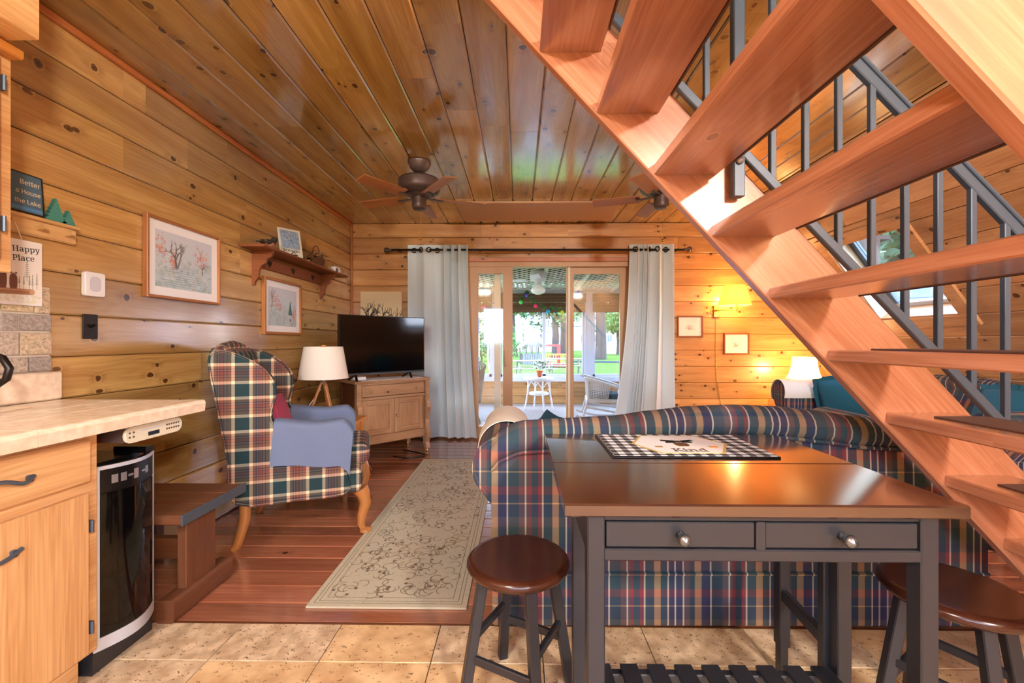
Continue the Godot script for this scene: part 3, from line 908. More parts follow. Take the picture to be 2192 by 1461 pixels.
	# paper lanterns on a leafy cord
	var spots := [[1035, 656, Color(0.95, 0.12, 0.40), "pink"], [1115, 646, Color(0.35, 0.85, 0.38), "green"], [1127, 631, Color(0.50, 0.32, 0.85), "purple"], [1147, 654, Color(0.95, 0.15, 0.38), "pink"], [1173, 666, Color(0.10, 0.60, 0.80), "blue"], [1203, 668, Color(0.78, 0.80, 0.10), "yellow"], [1238, 625, Color(0.52, 0.40, 0.85), "purple"]]
	var says := ["pink round paper lantern hanging alone at the left blind", "green round paper lantern on the leafy cord", "purple round paper lantern just under the fan globe", "pink round paper lantern between the purple and blue ones", "blue round paper lantern at the lowest dip of the cord", "yellow round paper lantern beside the blue one", "purple round paper lantern beside the white window post"]
	var cord := []
	for i in spots.size():
		var sp: Array = spots[i]
		var px := V((sp[0] - 1110.0) / 913.0 * 7.6, 1.16 + (730.0 - sp[1]) / 913.0 * 7.6, 7.6)
		var s := mb(); lathe(s, [Vector2(0, -0.037), Vector2(0.018, -0.032), Vector2(0.032, -0.018), Vector2(0.037, 0), Vector2(0.032, 0.018), Vector2(0.018, 0.032), Vector2(0.006, 0.038), Vector2(0, 0.045)], 16, Transform3D(Basis(), px))
		single("paper_lantern", s, mat(sp[2], 0.6), says[i], "lantern", "paper lanterns in the porch")
		cord.append(px + Vector3(0, 0.05, 0))
	var gar := thing("garland", "thin cord with green leaves carrying the coloured lanterns", "garland")
	var cs := mb()
	for i in cord.size() - 1:
		var a: Vector3 = cord[i]; var b: Vector3 = cord[i + 1]
		tube(cs, [a, a.lerp(b, 0.5) + Vector3(0, -0.02, 0), b], 0.004, 5)
	mk("cord", cs, M.leaf2, gar)
	var lv := mb()
	for k in 150:
		var i := rng.randi_range(1, cord.size() - 3)
		leaf(lv, cord[i].lerp(cord[i + 1], rng.randf()) + Vector3(rng.randfn(0, 0.02), rng.randfn(0, 0.02), rng.randfn(0, 0.02)), 0.03)
	mk("leaves", lv, M.leaf0, gar)
	# round wicker table with a plant
	var tb := thing("wicker_table", "small round white wicker table with a lower shelf under the porch window", "table", V(0.35, 0, 7.35))
	for e in [[0.55, 0.265, "table_top"], [0.29, 0.17, "shelf"]]:
		var s := mb(); lathe(s, [Vector2(0, e[0]), Vector2(e[1] - 0.02, e[0]), Vector2(e[1], e[0] - 0.012), Vector2(e[1], e[0] - 0.04), Vector2(e[1] - 0.03, e[0] - 0.05), Vector2(0, e[0] - 0.03)], 28); mk(e[2], s, M.wicker, tb)
	for k in 4:
		var a := PI / 4 + 0.5 + TAU * k / 4
		var e := Vector3(cos(a), 0, sin(a))
		var s := mb(); tube(s, [e * 0.19 + Vector3(0, 0.52, 0), e * 0.2 + Vector3(0, 0.28, 0), e * 0.255 + Vector3(0, 0, 0)], 0.016, 8); mk("leg", s, M.wicker, tb)
		var br := mb()
		var pts := []
		for j in 9:
			var t := j / 8.0
			pts.append(Vector3(cos(a + t * PI / 2), 0, sin(a + t * PI / 2)) * 0.19 + Vector3(0, 0.36 + 0.14 * sin(t * PI), 0))
		tube(br, pts, 0.009, 6); mk("arch", br, M.wicker, tb)
	var pot := thing("flower_pot", "terracotta pot with a white flowering plant on the wicker table", "flower pot", V(0.36, 0.55, 7.33))
	var s2 := mb(); lathe(s2, [Vector2(0, 0), Vector2(0.036, 0), Vector2(0.052, 0.085), Vector2(0.058, 0.085), Vector2(0.058, 0.11), Vector2(0.05, 0.11), Vector2(0.045, 0.095), Vector2(0, 0.095)], 20); mk("pot", s2, mat(Color(0.75, 0.36, 0.18), 0.8), pot)
	var fo := mb(); var fw := mb()
	for k in 90:
		var q := Vector3(rng.randfn(0, 0.05), 0.15 + rng.randf() * 0.12, rng.randfn(0, 0.05))
		leaf(fo if k % 2 == 0 else fw, q, 0.035)
	mk("leaves", fo, M.leaf0, pot); mk("blossoms", fw, M.white, pot)
	rocker()
	wicker_chair()

func leaf(st: SurfaceTool, p: Vector3, s: float) -> void:
	var n := Vector3(rng.randfn(), rng.randfn() * 0.7 + 0.5, rng.randfn()).normalized()
	var a := n.cross(Vector3(rng.randfn(), rng.randfn(), rng.randfn())).normalized() * s
	var b := n.cross(a)
	quad(st, p - a, p - b * 0.45, p + a, p + b * 0.45, n)

func weave(st: SurfaceTool, a: Vector3, b: Vector3, c: Vector3, d: Vector3, nu: int, nv: int, r: float) -> void:
	# woven panel on the four-cornered patch a b c d
	for i in nu + 1:
		var t := float(i) / nu
		tube(st, [a.lerp(b, t), d.lerp(c, t)], r, 4)
	for j in nv + 1:
		var t := float(j) / nv
		tube(st, [a.lerp(d, t), b.lerp(c, t)], r, 4)

func rocker() -> void:
	var t := thing("rocking_chair", "white wicker rocking chair with blue cushions facing the porch table", "rocking chair", V(1.28, 0, 6.35), -0.12)
	# local: faces -x, width along z
	for z in [-0.27, 0.27]:
		var r := mb()
		var pts := []
		for k in 13:
			var x := -0.42 + 0.92 * k / 12.0
			pts.append(Vector3(x, 0.02 + 0.42 * pow(x - 0.0, 2.0), z))
		tube(r, pts, 0.017, 8); mk("rocker", r, M.wicker, t)
		var l := mb()
		tube(l, [Vector3(-0.33, 0.06, z), Vector3(-0.25, 0.36, z), Vector3(-0.26, 0.60, z)], 0.016, 8); mk("leg", l, M.wicker, t)
		var l2 := mb()
		tube(l2, [Vector3(0.22, 0.04, z), Vector3(0.22, 0.34, z), Vector3(0.30, 0.62, z), Vector3(0.44, 1.02, z * 0.9)], 0.017, 8); mk("leg", l2, M.wicker, t)
		var ar := mb()
		grid(ar, 12, 6, func(u: float, v: float) -> Vector3: return Vector3(lerpf(-0.31, 0.30, u), 0.615 - 0.16 * u + 0.02 * cos(v * PI) * 0 + 0.025 * sin(u * PI * 0.5 + 1.2), z + lerpf(-0.055, 0.055, v)), 0.03)
		mk("arm", ar, M.wicker, t)
		var sp := mb(); weave(sp, Vector3(-0.27, 0.36, z), Vector3(0.02, 0.33, z), Vector3(0.05, 0.53, z), Vector3(-0.28, 0.58, z), 13, 9, 0.006); mk("side_weave", sp, M.wicker, t)
		var st := mb(); tube(st, [Vector3(-0.28, 0.22, z), Vector3(0.22, 0.14, z)], 0.013, 8); mk("stretcher", st, M.wicker, t)
	var se := mb(); bx(se, Vector3(-0.28, 0.29, -0.27), Vector3(0.24, 0.335, 0.27), 0.015); mk("seat", se, M.wicker, t)
	var ap := mb(); weave(ap, Vector3(-0.27, 0.2, -0.27), Vector3(-0.27, 0.2, 0.27), Vector3(-0.27, 0.3, 0.27), Vector3(-0.27, 0.3, -0.27), 16, 4, 0.006); mk("apron", ap, M.wicker, t)
	var bk := mb(); weave(bk, Vector3(0.24, 0.34, -0.26), Vector3(0.24, 0.34, 0.26), Vector3(0.46, 1.04, 0.24), Vector3(0.46, 1.04, -0.24), 14, 18, 0.007); mk("back_weave", bk, M.wicker, t)
	var cr := mb(); tube(cr, [Vector3(0.2, 0.06, -0.27), Vector3(0.2, 0.06, 0.27)], 0.013, 8); mk("stretcher", cr, M.wicker, t)
	var c1 := thing("seat_cushion", "dark blue tufted seat cushion on the white rocking chair", "cushion", V(1.28, 0.335, 6.35), -0.12)
	var s := mb(); soft(s, rrect(-0.24, 0.2, -0.24, 0.24, 0.05), 0.0, 0.07, 0.03, Transform3D(Basis(Vector3(1, 0, 0), Vector3(0, 0, -1), Vector3(0, 1, 0)), Vector3.ZERO), 0.02); mk("pad", s, M.dark_teal, c1)
	var c2 := thing("back_cushion", "blue grey tufted cushion against the back of the rocking chair", "cushion", V(1.28, 0, 6.35), -0.12)
	var ax := Vector3(0.3, 0.954, 0).normalized()
	var s2 := mb(); soft(s2, rrect(0.06, 0.66, -0.22, 0.22, 0.06), 0.012, 0.085, 0.03, Transform3D(Basis(ax, Vector3(0, 0, 1), ax.cross(Vector3(0, 0, 1))), Vector3(0.235, 0.36, 0)), 0.01)
	mk("pad", s2, mat(Color(0.30, 0.42, 0.50), 0.9), c2)

func wicker_chair() -> void:
	var t := thing("wicker_armchair", "grey wicker barrel armchair seen through the sliding glass", "armchair", V(-0.82, 0, 6.1), 0.35)
	var sh := mb()
	for k in 40:
		var a := PI * 0.62 + TAU * 0.76 * k / 39.0 - PI * 0.5
		var e := Vector3(sin(a), 0, cos(a))
		var hh := 0.72 + 0.14 * cos((k - 19.5) / 19.5 * PI * 0.5)
		tube(sh, [e * 0.27 + Vector3(0, 0.30, 0), e * 0.34 + Vector3(0, hh, 0)], 0.009, 5)
	for j in 10:
		var pts := []
		for k in 40:
			var a := PI * 0.62 + TAU * 0.76 * k / 39.0 - PI * 0.5
			var hh := 0.72 + 0.14 * cos((k - 19.5) / 19.5 * PI * 0.5)
			var tt := j / 9.0
			pts.append(Vector3(sin(a), 0, cos(a)) * lerpf(0.27, 0.34, tt) + Vector3(0, lerpf(0.30, hh, tt), 0))
		tube(sh, pts, 0.02 if j == 9 else 0.009, 6)
	mk("shell", sh, M.wicker_grey, t)
	var se := mb(); lathe(se, [Vector2(0, 0.36), Vector2(0.25, 0.36), Vector2(0.28, 0.34), Vector2(0.28, 0.29), Vector2(0, 0.29)], 28); mk("seat", se, M.wicker_grey, t)
	for k in 4:
		var a := PI / 4 + TAU * k / 4
		var e := Vector3(cos(a), 0, sin(a))
		var l := mb(); tube(l, [e * 0.24 + Vector3(0, 0.3, 0), e * 0.25 + Vector3(0, 0.14, 0), e * 0.31], 0.022, 8); mk("leg", l, M.wicker_grey, t)
	var c := thing("round_cushion", "teal round cushion in the grey wicker armchair", "cushion", V(-0.82, 0.36, 6.1))
	var s := mb(); lathe(s, [Vector2(0, 0), Vector2(0.2, 0), Vector2(0.235, 0.02), Vector2(0.235, 0.05), Vector2(0.2, 0.075), Vector2(0, 0.085)], 24); mk("pad", s, M.dark_teal, c)

# ---------------------------------------------------------------- garden
func tree(called: String, label: String, at: Vector3, h: float, r: float, cen: Vector3, rad: Vector3, n: int, ls: float, key: String, group: String) -> void:
	var t := thing(called, label, "tree" if r > 0.12 else "bush", at, 0.0, group)
	var tr := mb(); tube(tr, [Vector3(0, 0.01, 0), Vector3(0.05, h * 0.3, 0), Vector3(-0.05, h * 0.7, 0.02), Vector3(0, h, 0)], r, 12, r * 0.6)
	for k in 5:
		var a := rng.randf() * TAU
		var y := h * rng.randf_range(0.5, 0.9)
		tube(tr, [Vector3(0, y, 0), Vector3(cos(a) * rad.x * 0.35, y + 0.3, sin(a) * rad.z * 0.35), Vector3(cos(a) * rad.x * 0.75, y + 0.2, sin(a) * rad.z * 0.75)], r * 0.25, 6, r * 0.08)
	mk("trunk", tr, M.bark, t)
	var cl := []
	for k in 26:
		cl.append(cen + Vector3(rng.randfn(0, 0.45) * rad.x, rng.randfn(0, 0.45) * rad.y, rng.randfn(0, 0.45) * rad.z))
	var st := mb()
	for k in n:
		var c: Vector3 = cl[rng.randi_range(0, 25)]
		leaf(st, c + Vector3(rng.randfn(0, 0.2) * rad.x, rng.randfn(0, 0.2) * rad.y, rng.randfn(0, 0.2) * rad.z), ls * rng.randf_range(0.6, 1.3))
	mk("crown", st, M[key], t)

func picnic(label: String, at: Vector3, turn: float) -> void:
	var t := thing("picnic_table", label, "picnic table", at, turn, "picnic tables on the lawn")
	var m := mat(Color(0.46, 0.41, 0.34), 0.8)
	for k in 4: mk("top_board", boxd(-0.9, 0.9, 0.70, 0.74, -0.36 + 0.18 * k, -0.19 + 0.18 * k), m, t)
	for z in [-0.75, 0.75]: mk("bench_board", boxd(-0.9, 0.9, 0.42, 0.46, z - 0.12, z + 0.12), m, t)
	for x in [-0.6, 0.6]:
		for s in [-1.0, 1.0]:
			var l := mb(); bar(l, Vector3(x, 0.03, s * 0.62), Vector3(x, 0.70, s * 0.25), 0.05, 0.09); mk("leg", l, m, t)
		var l2 := mb(); bar(l2, Vector3(x, 0.39, -0.85), Vector3(x, 0.39, 0.85), 0.05, 0.08); mk("crossbar", l2, m, t)

func build_outside() -> void:
	var G := -0.35
	var g := mb(); bx(g, V(-70, G - 0.3, 120), V(70, G, -30), 0.0)
	var ln := single("lawn", g, M.grass, "mown green lawn outside the porch windows", "lawn")
	ln.set_meta("kind", "stuff")
	var at := func(px: float, d: float) -> Vector3: return V((px - 1110.0) / 913.0 * d, G, d)
	var mu := mb()
	for k in 20:
		bar(mu, at.call(1225 + 8 * k, 31.0 - 0.06 * k) + Vector3(0, 0.062, 0), at.call(1233 + 8 * k, 31.0 - 0.06 * (k + 1)) + Vector3(0, 0.062, 0), 0.35, 0.12)
	single("garden_edging", mu, mat(Color(0.25, 0.24, 0.28), 0.9), "low dark edging strip crossing the lawn", "edging")
	picnic("pale wooden picnic table in front of the little playhouse", at.call(1140, 17.5), 0.15)
	picnic("pale wooden picnic table in front of the red and orange play boat", at.call(1210, 19.5), -0.1)
	# playhouse
	var ph := thing("playhouse", "grey wooden play house with a pitched roof and open windows", "playhouse", at.call(1137, 28.6), 0.2)
	var pm := mat(Color(0.40, 0.38, 0.36), 0.8)
	for k in 9:
		mk("picket", boxd(-0.68 + 0.155 * k, -0.55 + 0.155 * k, 0.0, 0.72, -0.68, -0.64), pm, ph)
	for x in [-0.65, -0.2, 0.2, 0.65]:
		mk("post", boxd(x - 0.04, x + 0.04, 0.0, 1.15, -0.66, -0.58), pm, ph)
		mk("post", boxd(x - 0.04, x + 0.04, 0.0, 1.15, 0.58, 0.66), pm, ph)
	mk("back_wall", boxd(-0.65, 0.65, 0.0, 0.7, 0.62, 0.66), pm, ph)
	for k in 8:
		var x := -0.55 + 0.157 * k
		mk("gable_board", boxd(x - 0.07, x + 0.07, 1.13, 1.2 + (0.72 - absf(x)) * 0.75, -0.67, -0.64), pm, ph)
	for s in [-1.0, 1.0]:
		var r := mb(); bar(r, Vector3(0.0, 1.78, 0), Vector3(s * 0.85, 1.1, 0), 1.6, 0.04); mk("roof_panel", r, mat(Color(0.58, 0.55, 0.54), 0.8), ph)
	# red and orange play boat
	var pb := thing("play_boat", "red and orange wooden play structure with railings behind the picnic tables", "play structure", at.call(1192, 25.2), -0.1)
	var red := mat(Color(0.82, 0.20, 0.15), 0.6); var org := mat(Color(0.93, 0.50, 0.18), 0.6)
	mk("deck", boxd(-0.8, 0.9, 0.05, 0.25, -0.5, 0.5), red, pb)
	for k in 12: mk("baluster", boxd(-0.78 + 0.14 * k, -0.72 + 0.14 * k, 0.25, 0.72, -0.5, -0.46), red if k % 3 == 0 else org, pb)
	mk("rail", boxd(-0.8, 0.9, 0.72, 0.8, -0.52, -0.44), org, pb)
	mk("mast", boxd(0.02, 0.2, 0.25, 1.35, -0.3, -0.15), red, pb)
	mk("seat_back", boxd(-0.75, 0.12, 1.22, 1.34, -0.32, -0.1), red, pb)
	mk("bow_post", boxd(0.7, 0.84, 0.25, 1.1, -0.4, -0.3), org, pb)
	# slide tower
	var sl := thing("slide_tower", "beige plastic slide on a blue framed climbing tower", "slide", at.call(1020, 14.5), 0.1)
	var bg := mat(Color(0.86, 0.78, 0.62), 0.5)
	for x in [-0.55, 0.05]:
		for z in [-0.4, 0.4]:
			mk("post", boxd(x - 0.05, x + 0.05, 0, 2.3, z - 0.05, z + 0.05), mat(Color(0.12, 0.38, 0.66), 0.5), sl)
	mk("platform", boxd(-0.6, 0.1, 1.0, 1.08, -0.45, 0.45), bg, sl)
	mk("panel", boxd(-0.6, 0.1, 1.08, 1.75, -0.46, -0.42), bg, sl)
	var sc := mb()
	grid(sc, 24, 8, func(u: float, v: float) -> Vector3: return Vector3(0.1 + 0.55 * u + 0.12 * sin(u * 6.0), 1.95 - 1.75 * u + 0.10 * sin(u * 12.0) + 0.16 * pow(absf(v * 2 - 1), 3.0), lerpf(-0.32, 0.32, v)), 0.03)
	mk("chute", sc, bg, sl)
	# trees and bushes
	tree("conifer", "tall dark tree with drooping branches behind the play boat", at.call(1188, 38.0), 7.0, 0.36, Vector3(0.0, 5.2, 0), Vector3(3.6, 1.7, 2.5), 3200, 0.22, "leaf2", "trees beyond the lawn")
	tree("conifer", "tall dark tree with a thick trunk beside the white house", at.call(1208, 46.0), 8.0, 0.55, Vector3(0, 6.4, 0), Vector3(3.4, 2.0, 2.5), 2600, 0.24, "leaf2", "trees beyond the lawn")
	tree("conifer", "tall tree with a bare thick trunk beside the white picket fence", at.call(1285, 36.0), 7.5, 0.5, Vector3(0.6, 5.6, 0), Vector3(3.2, 1.9, 2.5), 3000, 0.22, "leaf0", "trees beyond the lawn")
	tree("leafy_tree", "light green leafy tree above the play house", at.call(1100, 44.0), 5.5, 0.2, Vector3(0, 5.8, 0), Vector3(4.0, 1.9, 2.5), 3000, 0.25, "leaf0", "trees beyond the lawn")
	tree("leafy_tree", "bright green leafy tree behind the white picket fence", at.call(1322, 48.0), 4.0, 0.2, Vector3(0, 3.6, 0), Vector3(2.6, 1.7, 2.0), 2600, 0.25, "leaf1", "trees beyond the lawn")
	tree("shrub", "rounded light green shrub beside the play house", at.call(1106, 42.0), 0.8, 0.08, Vector3(0, 1.5, 0), Vector3(1.1, 0.9, 1.0), 1000, 0.14, "leaf1", "shrubs on the lawn")
	tree("shrub", "green shrub behind the slide tower", at.call(1030, 32.0), 0.8, 0.08, Vector3(0, 1.8, 0), Vector3(2.4, 1.3, 1.0), 1600, 0.16, "leaf0", "shrubs on the lawn")
	tree("roof_side_tree", "dense dark tree seen up through the skylight", V(13.5, G, 15.5), 5.0, 0.3, Vector3(0, 4.8, 0), Vector3(4.0, 2.3, 3.5), 12000, 0.36, "leaf2", "trees beyond the lawn")
	# white fence
	var fe := thing("picket_fence", "white picket fence along the far side of the lawn", "fence", at.call(1270, 50.0))
	for k in 60:
		mk("picket", boxd(0.14 * k, 0.14 * k + 0.09, 0.05, 1.5, -0.02, 0.02), M.white, fe)
	for yy in [0.35, 1.2]: mk("rail", boxd(0, 8.4, yy, yy + 0.1, 0.02, 0.06), M.white, fe)
	# white houses
	for h in [[1150.0, 66.0, 10.0, "white weatherboard house behind the trees"], [1262.0, 74.0, 10.0, "white house with dark windows beside the picket fence"]]:
		var ho := thing("house", h[3], "house", at.call(h[0], h[1]), 0.0, "white houses beyond the lawn")
		var w: float = h[2]
		mk("wall", boxd(-w / 2, w / 2, 0, 4.2, -3, 3), M.white, ho)
		for s in [-1.0, 1.0]:
			var r := mb(); bar(r, Vector3(0, 7.0, s * 0.0), Vector3(0, 4.0, s * 3.6), w + 0.6, 0.15); mk("roof", r, mat(Color(0.46, 0.46, 0.50), 0.8), ho)
		for k in int(w / 2.2):
			var x := -w / 2 + 1.2 + 2.2 * k
			var f := mk("window", boxd(x - 0.45, x + 0.45, 1.2, 2.7, -3.06, -3.0), M.white_paint, ho)
			mk("pane", boxd(x - 0.35, x - 0.03, 1.3, 2.6, -3.08, -3.05), mat(Color(0.3, 0.33, 0.38), 0.2), f)
			mk("pane", boxd(x + 0.03, x + 0.35, 1.3, 2.6, -3.08, -3.05), mat(Color(0.3, 0.33, 0.38), 0.2), f)
	# pale blue outbuilding seen through the skylight
	var sh := thing("shed", "pale blue outbuilding with lapped siding outside the skylight", "shed", V(10.6, G, 12.2), -0.7)
	for k in 10:
		mk("siding_board", boxd(-4.0, 4.0, 0.32 * k, 0.32 * k + 0.315, -2.0, -1.9, 0.01), mat(Color(0.36, 0.44, 0.60), 0.6), sh)
	mk("body", boxd(-4.0, 4.0, 0.0, 3.15, -1.9, 1.5), mat(Color(0.36, 0.44, 0.60), 0.6), sh)
	var rr := mb(); bar(rr, Vector3(-4.2, 3.2, -0.2), Vector3(4.2, 3.2, -0.2), 4.0, 0.12); mk("roof", rr, mat(Color(0.5, 0.52, 0.56), 0.7), sh)

# ---------------------------------------------------------------- staircase
func build_stairs() -> void:
	var s := thing("staircase", "open wooden staircase with red brown treads and black metal railing", "staircase")
	# the lower edge of the stringers runs through (0.255, 1.905) and falls 1.087 per metre of X
	var dirv := Vector3(1, -1.087, 0).normalized()
	var up := Vector3(1.087, 1, 0).normalized()
	var foot_x := 0.255 + 1.905 / 1.087
	for e in [[1.40, 1.44], [0.575, 0.613]]:
		var dm: float = (e[0] + e[1]) / 2
		var lo := V(-0.36, 1.905 + 0.615 * 1.087, dm); var hi := V(foot_x - 0.02, 0.02, dm)
		var st := mb()
		bar(st, lo + up * 0.113, hi + up * 0.113, 0.038, 0.226, 0.004, up)
		mk("stringer", st, M.stair, s)
	var y := 2.108 + 0.2025 * 2
	var x := 0.069 - 0.1872 * 2
	while y > 0.0:
		var t := mk("tread", boxd(x, x + 0.205, y, y + 0.038, 0.613, 1.40, 0.004), M.stair, s)
		var p := mb()
		bx(p, V(x + 0.055, y + 0.038, 1.30), V(x + 0.209, y + 0.043, 0.70), 0.001)
		bx(p, V(x + 0.2051, y - 0.003, 1.30), V(x + 0.210, y + 0.043, 0.70), 0.001)
		mk("tread_pad", p, M.rubber, t)
		x += 0.1872
		y -= 0.2025
	# railing on the inner face of the far stringer
	var rd := 1.375
	var low := func(xx: float) -> float: return 1.532 - (xx - 0.935) * 1.062
	var high := func(xx: float) -> float: return 2.043 - (xx - 1.08) * 1.056
	var r1 := mb(); bar(r1, V(0.18, low.call(0.18), rd), V(1.98, low.call(1.98), rd), 0.022, 0.028, 0.003, up); mk("lower_rail", r1, M.iron, s)
	var r2 := mb(); bar(r2, V(0.45, high.call(0.45), rd), V(1.98, high.call(1.98), rd), 0.022, 0.045, 0.003, up)
	bar(r2, V(0.45, high.call(0.45) + 0.02, rd), V(1.98, high.call(1.98) + 0.02, rd), 0.038, 0.012, 0.003, up); mk("handrail", r2, M.iron, s)
	var bxs := 0.392
	while bxs < 1.95:
		if absf(bxs - 0.70) > 0.03:
			var b := mb(); bar(b, V(bxs, low.call(bxs), rd), V(bxs, minf(high.call(bxs), 2.5), rd), 0.018, 0.018, 0.002); mk("baluster", b, M.iron, s)
		bxs += 0.1045
	for px in [0.70, 1.86]:
		var b := mb(); bar(b, V(px, low.call(px) - 0.16, rd), V(px, minf(high.call(px) + 0.04, 2.52), rd), 0.036, 0.03, 0.003); mk("post", b, M.iron, s)
		var sc := mb(); lathe(sc, [Vector2(0.012, 0), Vector2(0.012, 0.01), Vector2(0, 0.014)], 8, Transform3D(Basis(Vector3(1, 0, 0), Vector3(0, 0, 1), Vector3(0, -1, 0)), V(px, low.call(px) - 0.05, rd - 0.016))); mk("bolt", sc, M.steel, s)

# ---------------------------------------------------------------- kitchen corner
func knob_pull(parent: Node3D, x: float, y: float, d0: float, d1: float) -> void:
	# leaf-shaped dark pull running along D on a face that looks to +X
	var st := mb()
	var pts := []
	for k in 13:
		var t := k / 12.0
		pts.append(V(x + 0.022 * sin(t * PI) + 0.004, y + 0.010 * sin(t * TAU), lerpf(d0, d1, t)))
	tube(st, pts, 0.006, 8)
	for e in [pts[1], pts[11]]:
		bar(st, e, e - Vector3(0.03, 0, 0), 0.014, 0.02)
	mk("handle", st, M.iron, parent)

func build_kitchen() -> void:
	# base cabinet: face at X -1.43, end at D 1.446
	var c := thing("base_cabinet", "honey wood kitchen base cabinet with a drawer and a door under the tiled worktop", "cabinet")
	mk("body", boxd(XL + 0.005, -1.452, 0.10, 0.865, -0.9, 1.446), M.cab, c)
	mk("toe_kick", boxd(XL + 0.005, -1.50, 0.0, 0.10, -0.9, 1.43), M.cab, c)
	for k in 3:
		var d1 := 1.405 - 0.57 * k; var d0 := d1 - 0.52
		var dr := mk("drawer", boxd(-1.452, -1.432, 0.69, 0.835, d0, d1, 0.006), M.cab, c)
		knob_pull(dr, -1.432, 0.765, d1 - 0.30, d1 - 0.17)
		var dv := mk("door", boxd(-1.452, -1.432, 0.12, 0.655, d0, d1, 0.006), M.cab, c)
		knob_pull(dv, -1.432, 0.565, d1 - 0.44, d1 - 0.20)
		mk("hinge", boxd(-1.45, -1.428, 0.52, 0.56, d1 + 0.002, d1 + 0.012), M.iron, dv)
		mk("hinge", boxd(-1.45, -1.428, 0.18, 0.22, d1 + 0.002, d1 + 0.012), M.iron, dv)
	# worktop of cream tiles with rounded edge tiles
	var w := thing("worktop", "cream tiled kitchen worktop with rounded edge tiles", "worktop")
	mk("core", boxd(XL + 0.002, -1.385, 0.866, 0.892, -0.9, 1.82, 0.0), M.pale_grout, w)
	var d := 1.82
	var n := 0
	while d > -0.8:
		var prof := PackedVector2Array([Vector2(0.862, 0.0), Vector2(0.862, 0.022), Vector2(0.895, 0.025)])
		for k in 5: prof.append(Vector2(0.897 + 0.013 * sin(PI / 2 * k / 4), 0.012 + 0.013 * cos(PI / 2 * k / 4)))
		prof.append(Vector2(0.910, -0.05)); prof.append(Vector2(0.893, -0.05)); prof.append(Vector2(0.893, 0.0))
		var st := mb()
		prism(st, prof, 0.158, Transform3D(Basis(Vector3(0, 0, 1), Vector3(0, 1, 0), Vector3(1, 0, 0)), V(-1.375, 0, d)))
		mk("edge_tile", st, M.counter, w)
		for k in 4:
			var x1 := -1.427 - 0.148 * k; var x0 := maxf(x1 - 0.146, XL + 0.004)
			mk("tile", boxd(x0, x1, 0.893, 0.909, d - 0.158, d, 0.002), M.counter, w)
		d -= 0.160
		n += 1
	for k in 5:
		mk("upstand_tile", boxd(XL + 0.002, XL + 0.03, 0.911, 1.03, 1.828 - 0.3 * k - 0.298, 1.828 - 0.3 * k, 0.006), M.counter, w)
	# tumbled stone splashback, each stone its own
	var sb := thing("splashback", "tumbled stone tile splashback above the worktop", "splashback")
	mk("mortar", boxd(XL + 0.002, XL + 0.008, 1.031, 1.39, 0.2, 1.80, 0.0), M.pale_grout, sb)
	var yy := 1.034
	var rowh := [0.07, 0.10, 0.075, 0.11]
	for r in rowh.size():
		var p := 1.798
		while p > 0.25:
			var l := rng.randf_range(0.055, 0.13)
			mk("stone", boxd(XL + 0.006, XL + 0.016 + rng.randf() * 0.004, yy, yy + rowh[r] - 0.007, p - l + 0.007, p, 0.008), M["stone%d" % rng.randi_range(0, 3)], sb)
			p -= l
		yy += rowh[r]
	# dark tap at the picture edge
	var tp := thing("kitchen_tap", "dark bronze curved tap standing on the tiled worktop", "tap", V(-1.79, 0.91, 1.40))
	var s1 := mb(); lathe(s1, [Vector2(0, 0), Vector2(0.03, 0), Vector2(0.03, 0.01), Vector2(0.018, 0.03), Vector2(0.016, 0.10), Vector2(0, 0.10)], 16); mk("base", s1, M.dark_bronze, tp)
	var s2 := mb(); tube(s2, [Vector3(0.0, 0.09, 0), Vector3(0.0, 0.15, 0), Vector3(-0.01, 0.19, 0), Vector3(0.03, 0.208, 0), Vector3(0.065, 0.195, 0), Vector3(0.088, 0.16, 0), Vector3(0.078, 0.125, 0), Vector3(0.04, 0.10, 0), Vector3(0.0, 0.09, 0)], 0.011, 10); mk("spout", s2, M.dark_bronze, tp)
	# wine cooler
	var f := thing("wine_cooler", "black under counter wine cooler with a curved glass door", "wine cooler")
	mk("body", boxd(XL + 0.06, -1.52, 0.03, 0.72, 1.455, 1.695), M.black, f)
	mk("top_hinge", boxd(-1.60, -1.47, 0.72, 0.745, 1.66, 1.70), M.black, f)
	mk("plinth", boxd(-1.60, -1.475, 0.0, 0.075, 1.455, 1.695), M.black_paint, f)
	var arc := func(t: float) -> float: return -1.475 + 0.045 * sin(t * PI)
	var door := mb(); grid(door, 16, 2, func(u: float, v: float) -> Vector3: return V(arc.call(u) - 0.012, lerpf(0.08, 0.72, v), lerpf(1.455, 1.70, u)), 0.02)
	var dn := mk("door", door, M.black, f)
	var gl := mb(); grid(gl, 16, 2, func(u: float, v: float) -> Vector3: return V(arc.call(0.07 + 0.86 * u) + 0.0015, lerpf(0.125, 0.625, v), lerpf(1.472, 1.683, u)), 0.002); mk("glass", gl, M.screen, dn)
	var pn := mb(); grid(pn, 16, 2, func(u: float, v: float) -> Vector3: return V(arc.call(0.07 + 0.86 * u) + 0.0015, lerpf(0.63, 0.708, v), lerpf(1.472, 1.683, u)), 0.002); mk("control_panel", pn, M.black, dn)
	for e in [[0.0, 1.0, 0.709, 0.722], [0.0, 1.0, 0.078, 0.122], [0.0, 0.06, 0.122, 0.709], [0.93, 1.0, 0.122, 0.709]]:
		var sv := mb(); grid(sv, 12, 2, func(u: float, v: float) -> Vector3: return V(arc.call(lerpf(e[0], e[1], u)) + 0.001, lerpf(e[2], e[3], v), lerpf(1.455, 1.70, lerpf(e[0], e[1], u))), 0.004); mk("door_trim", sv, M.silver, dn)
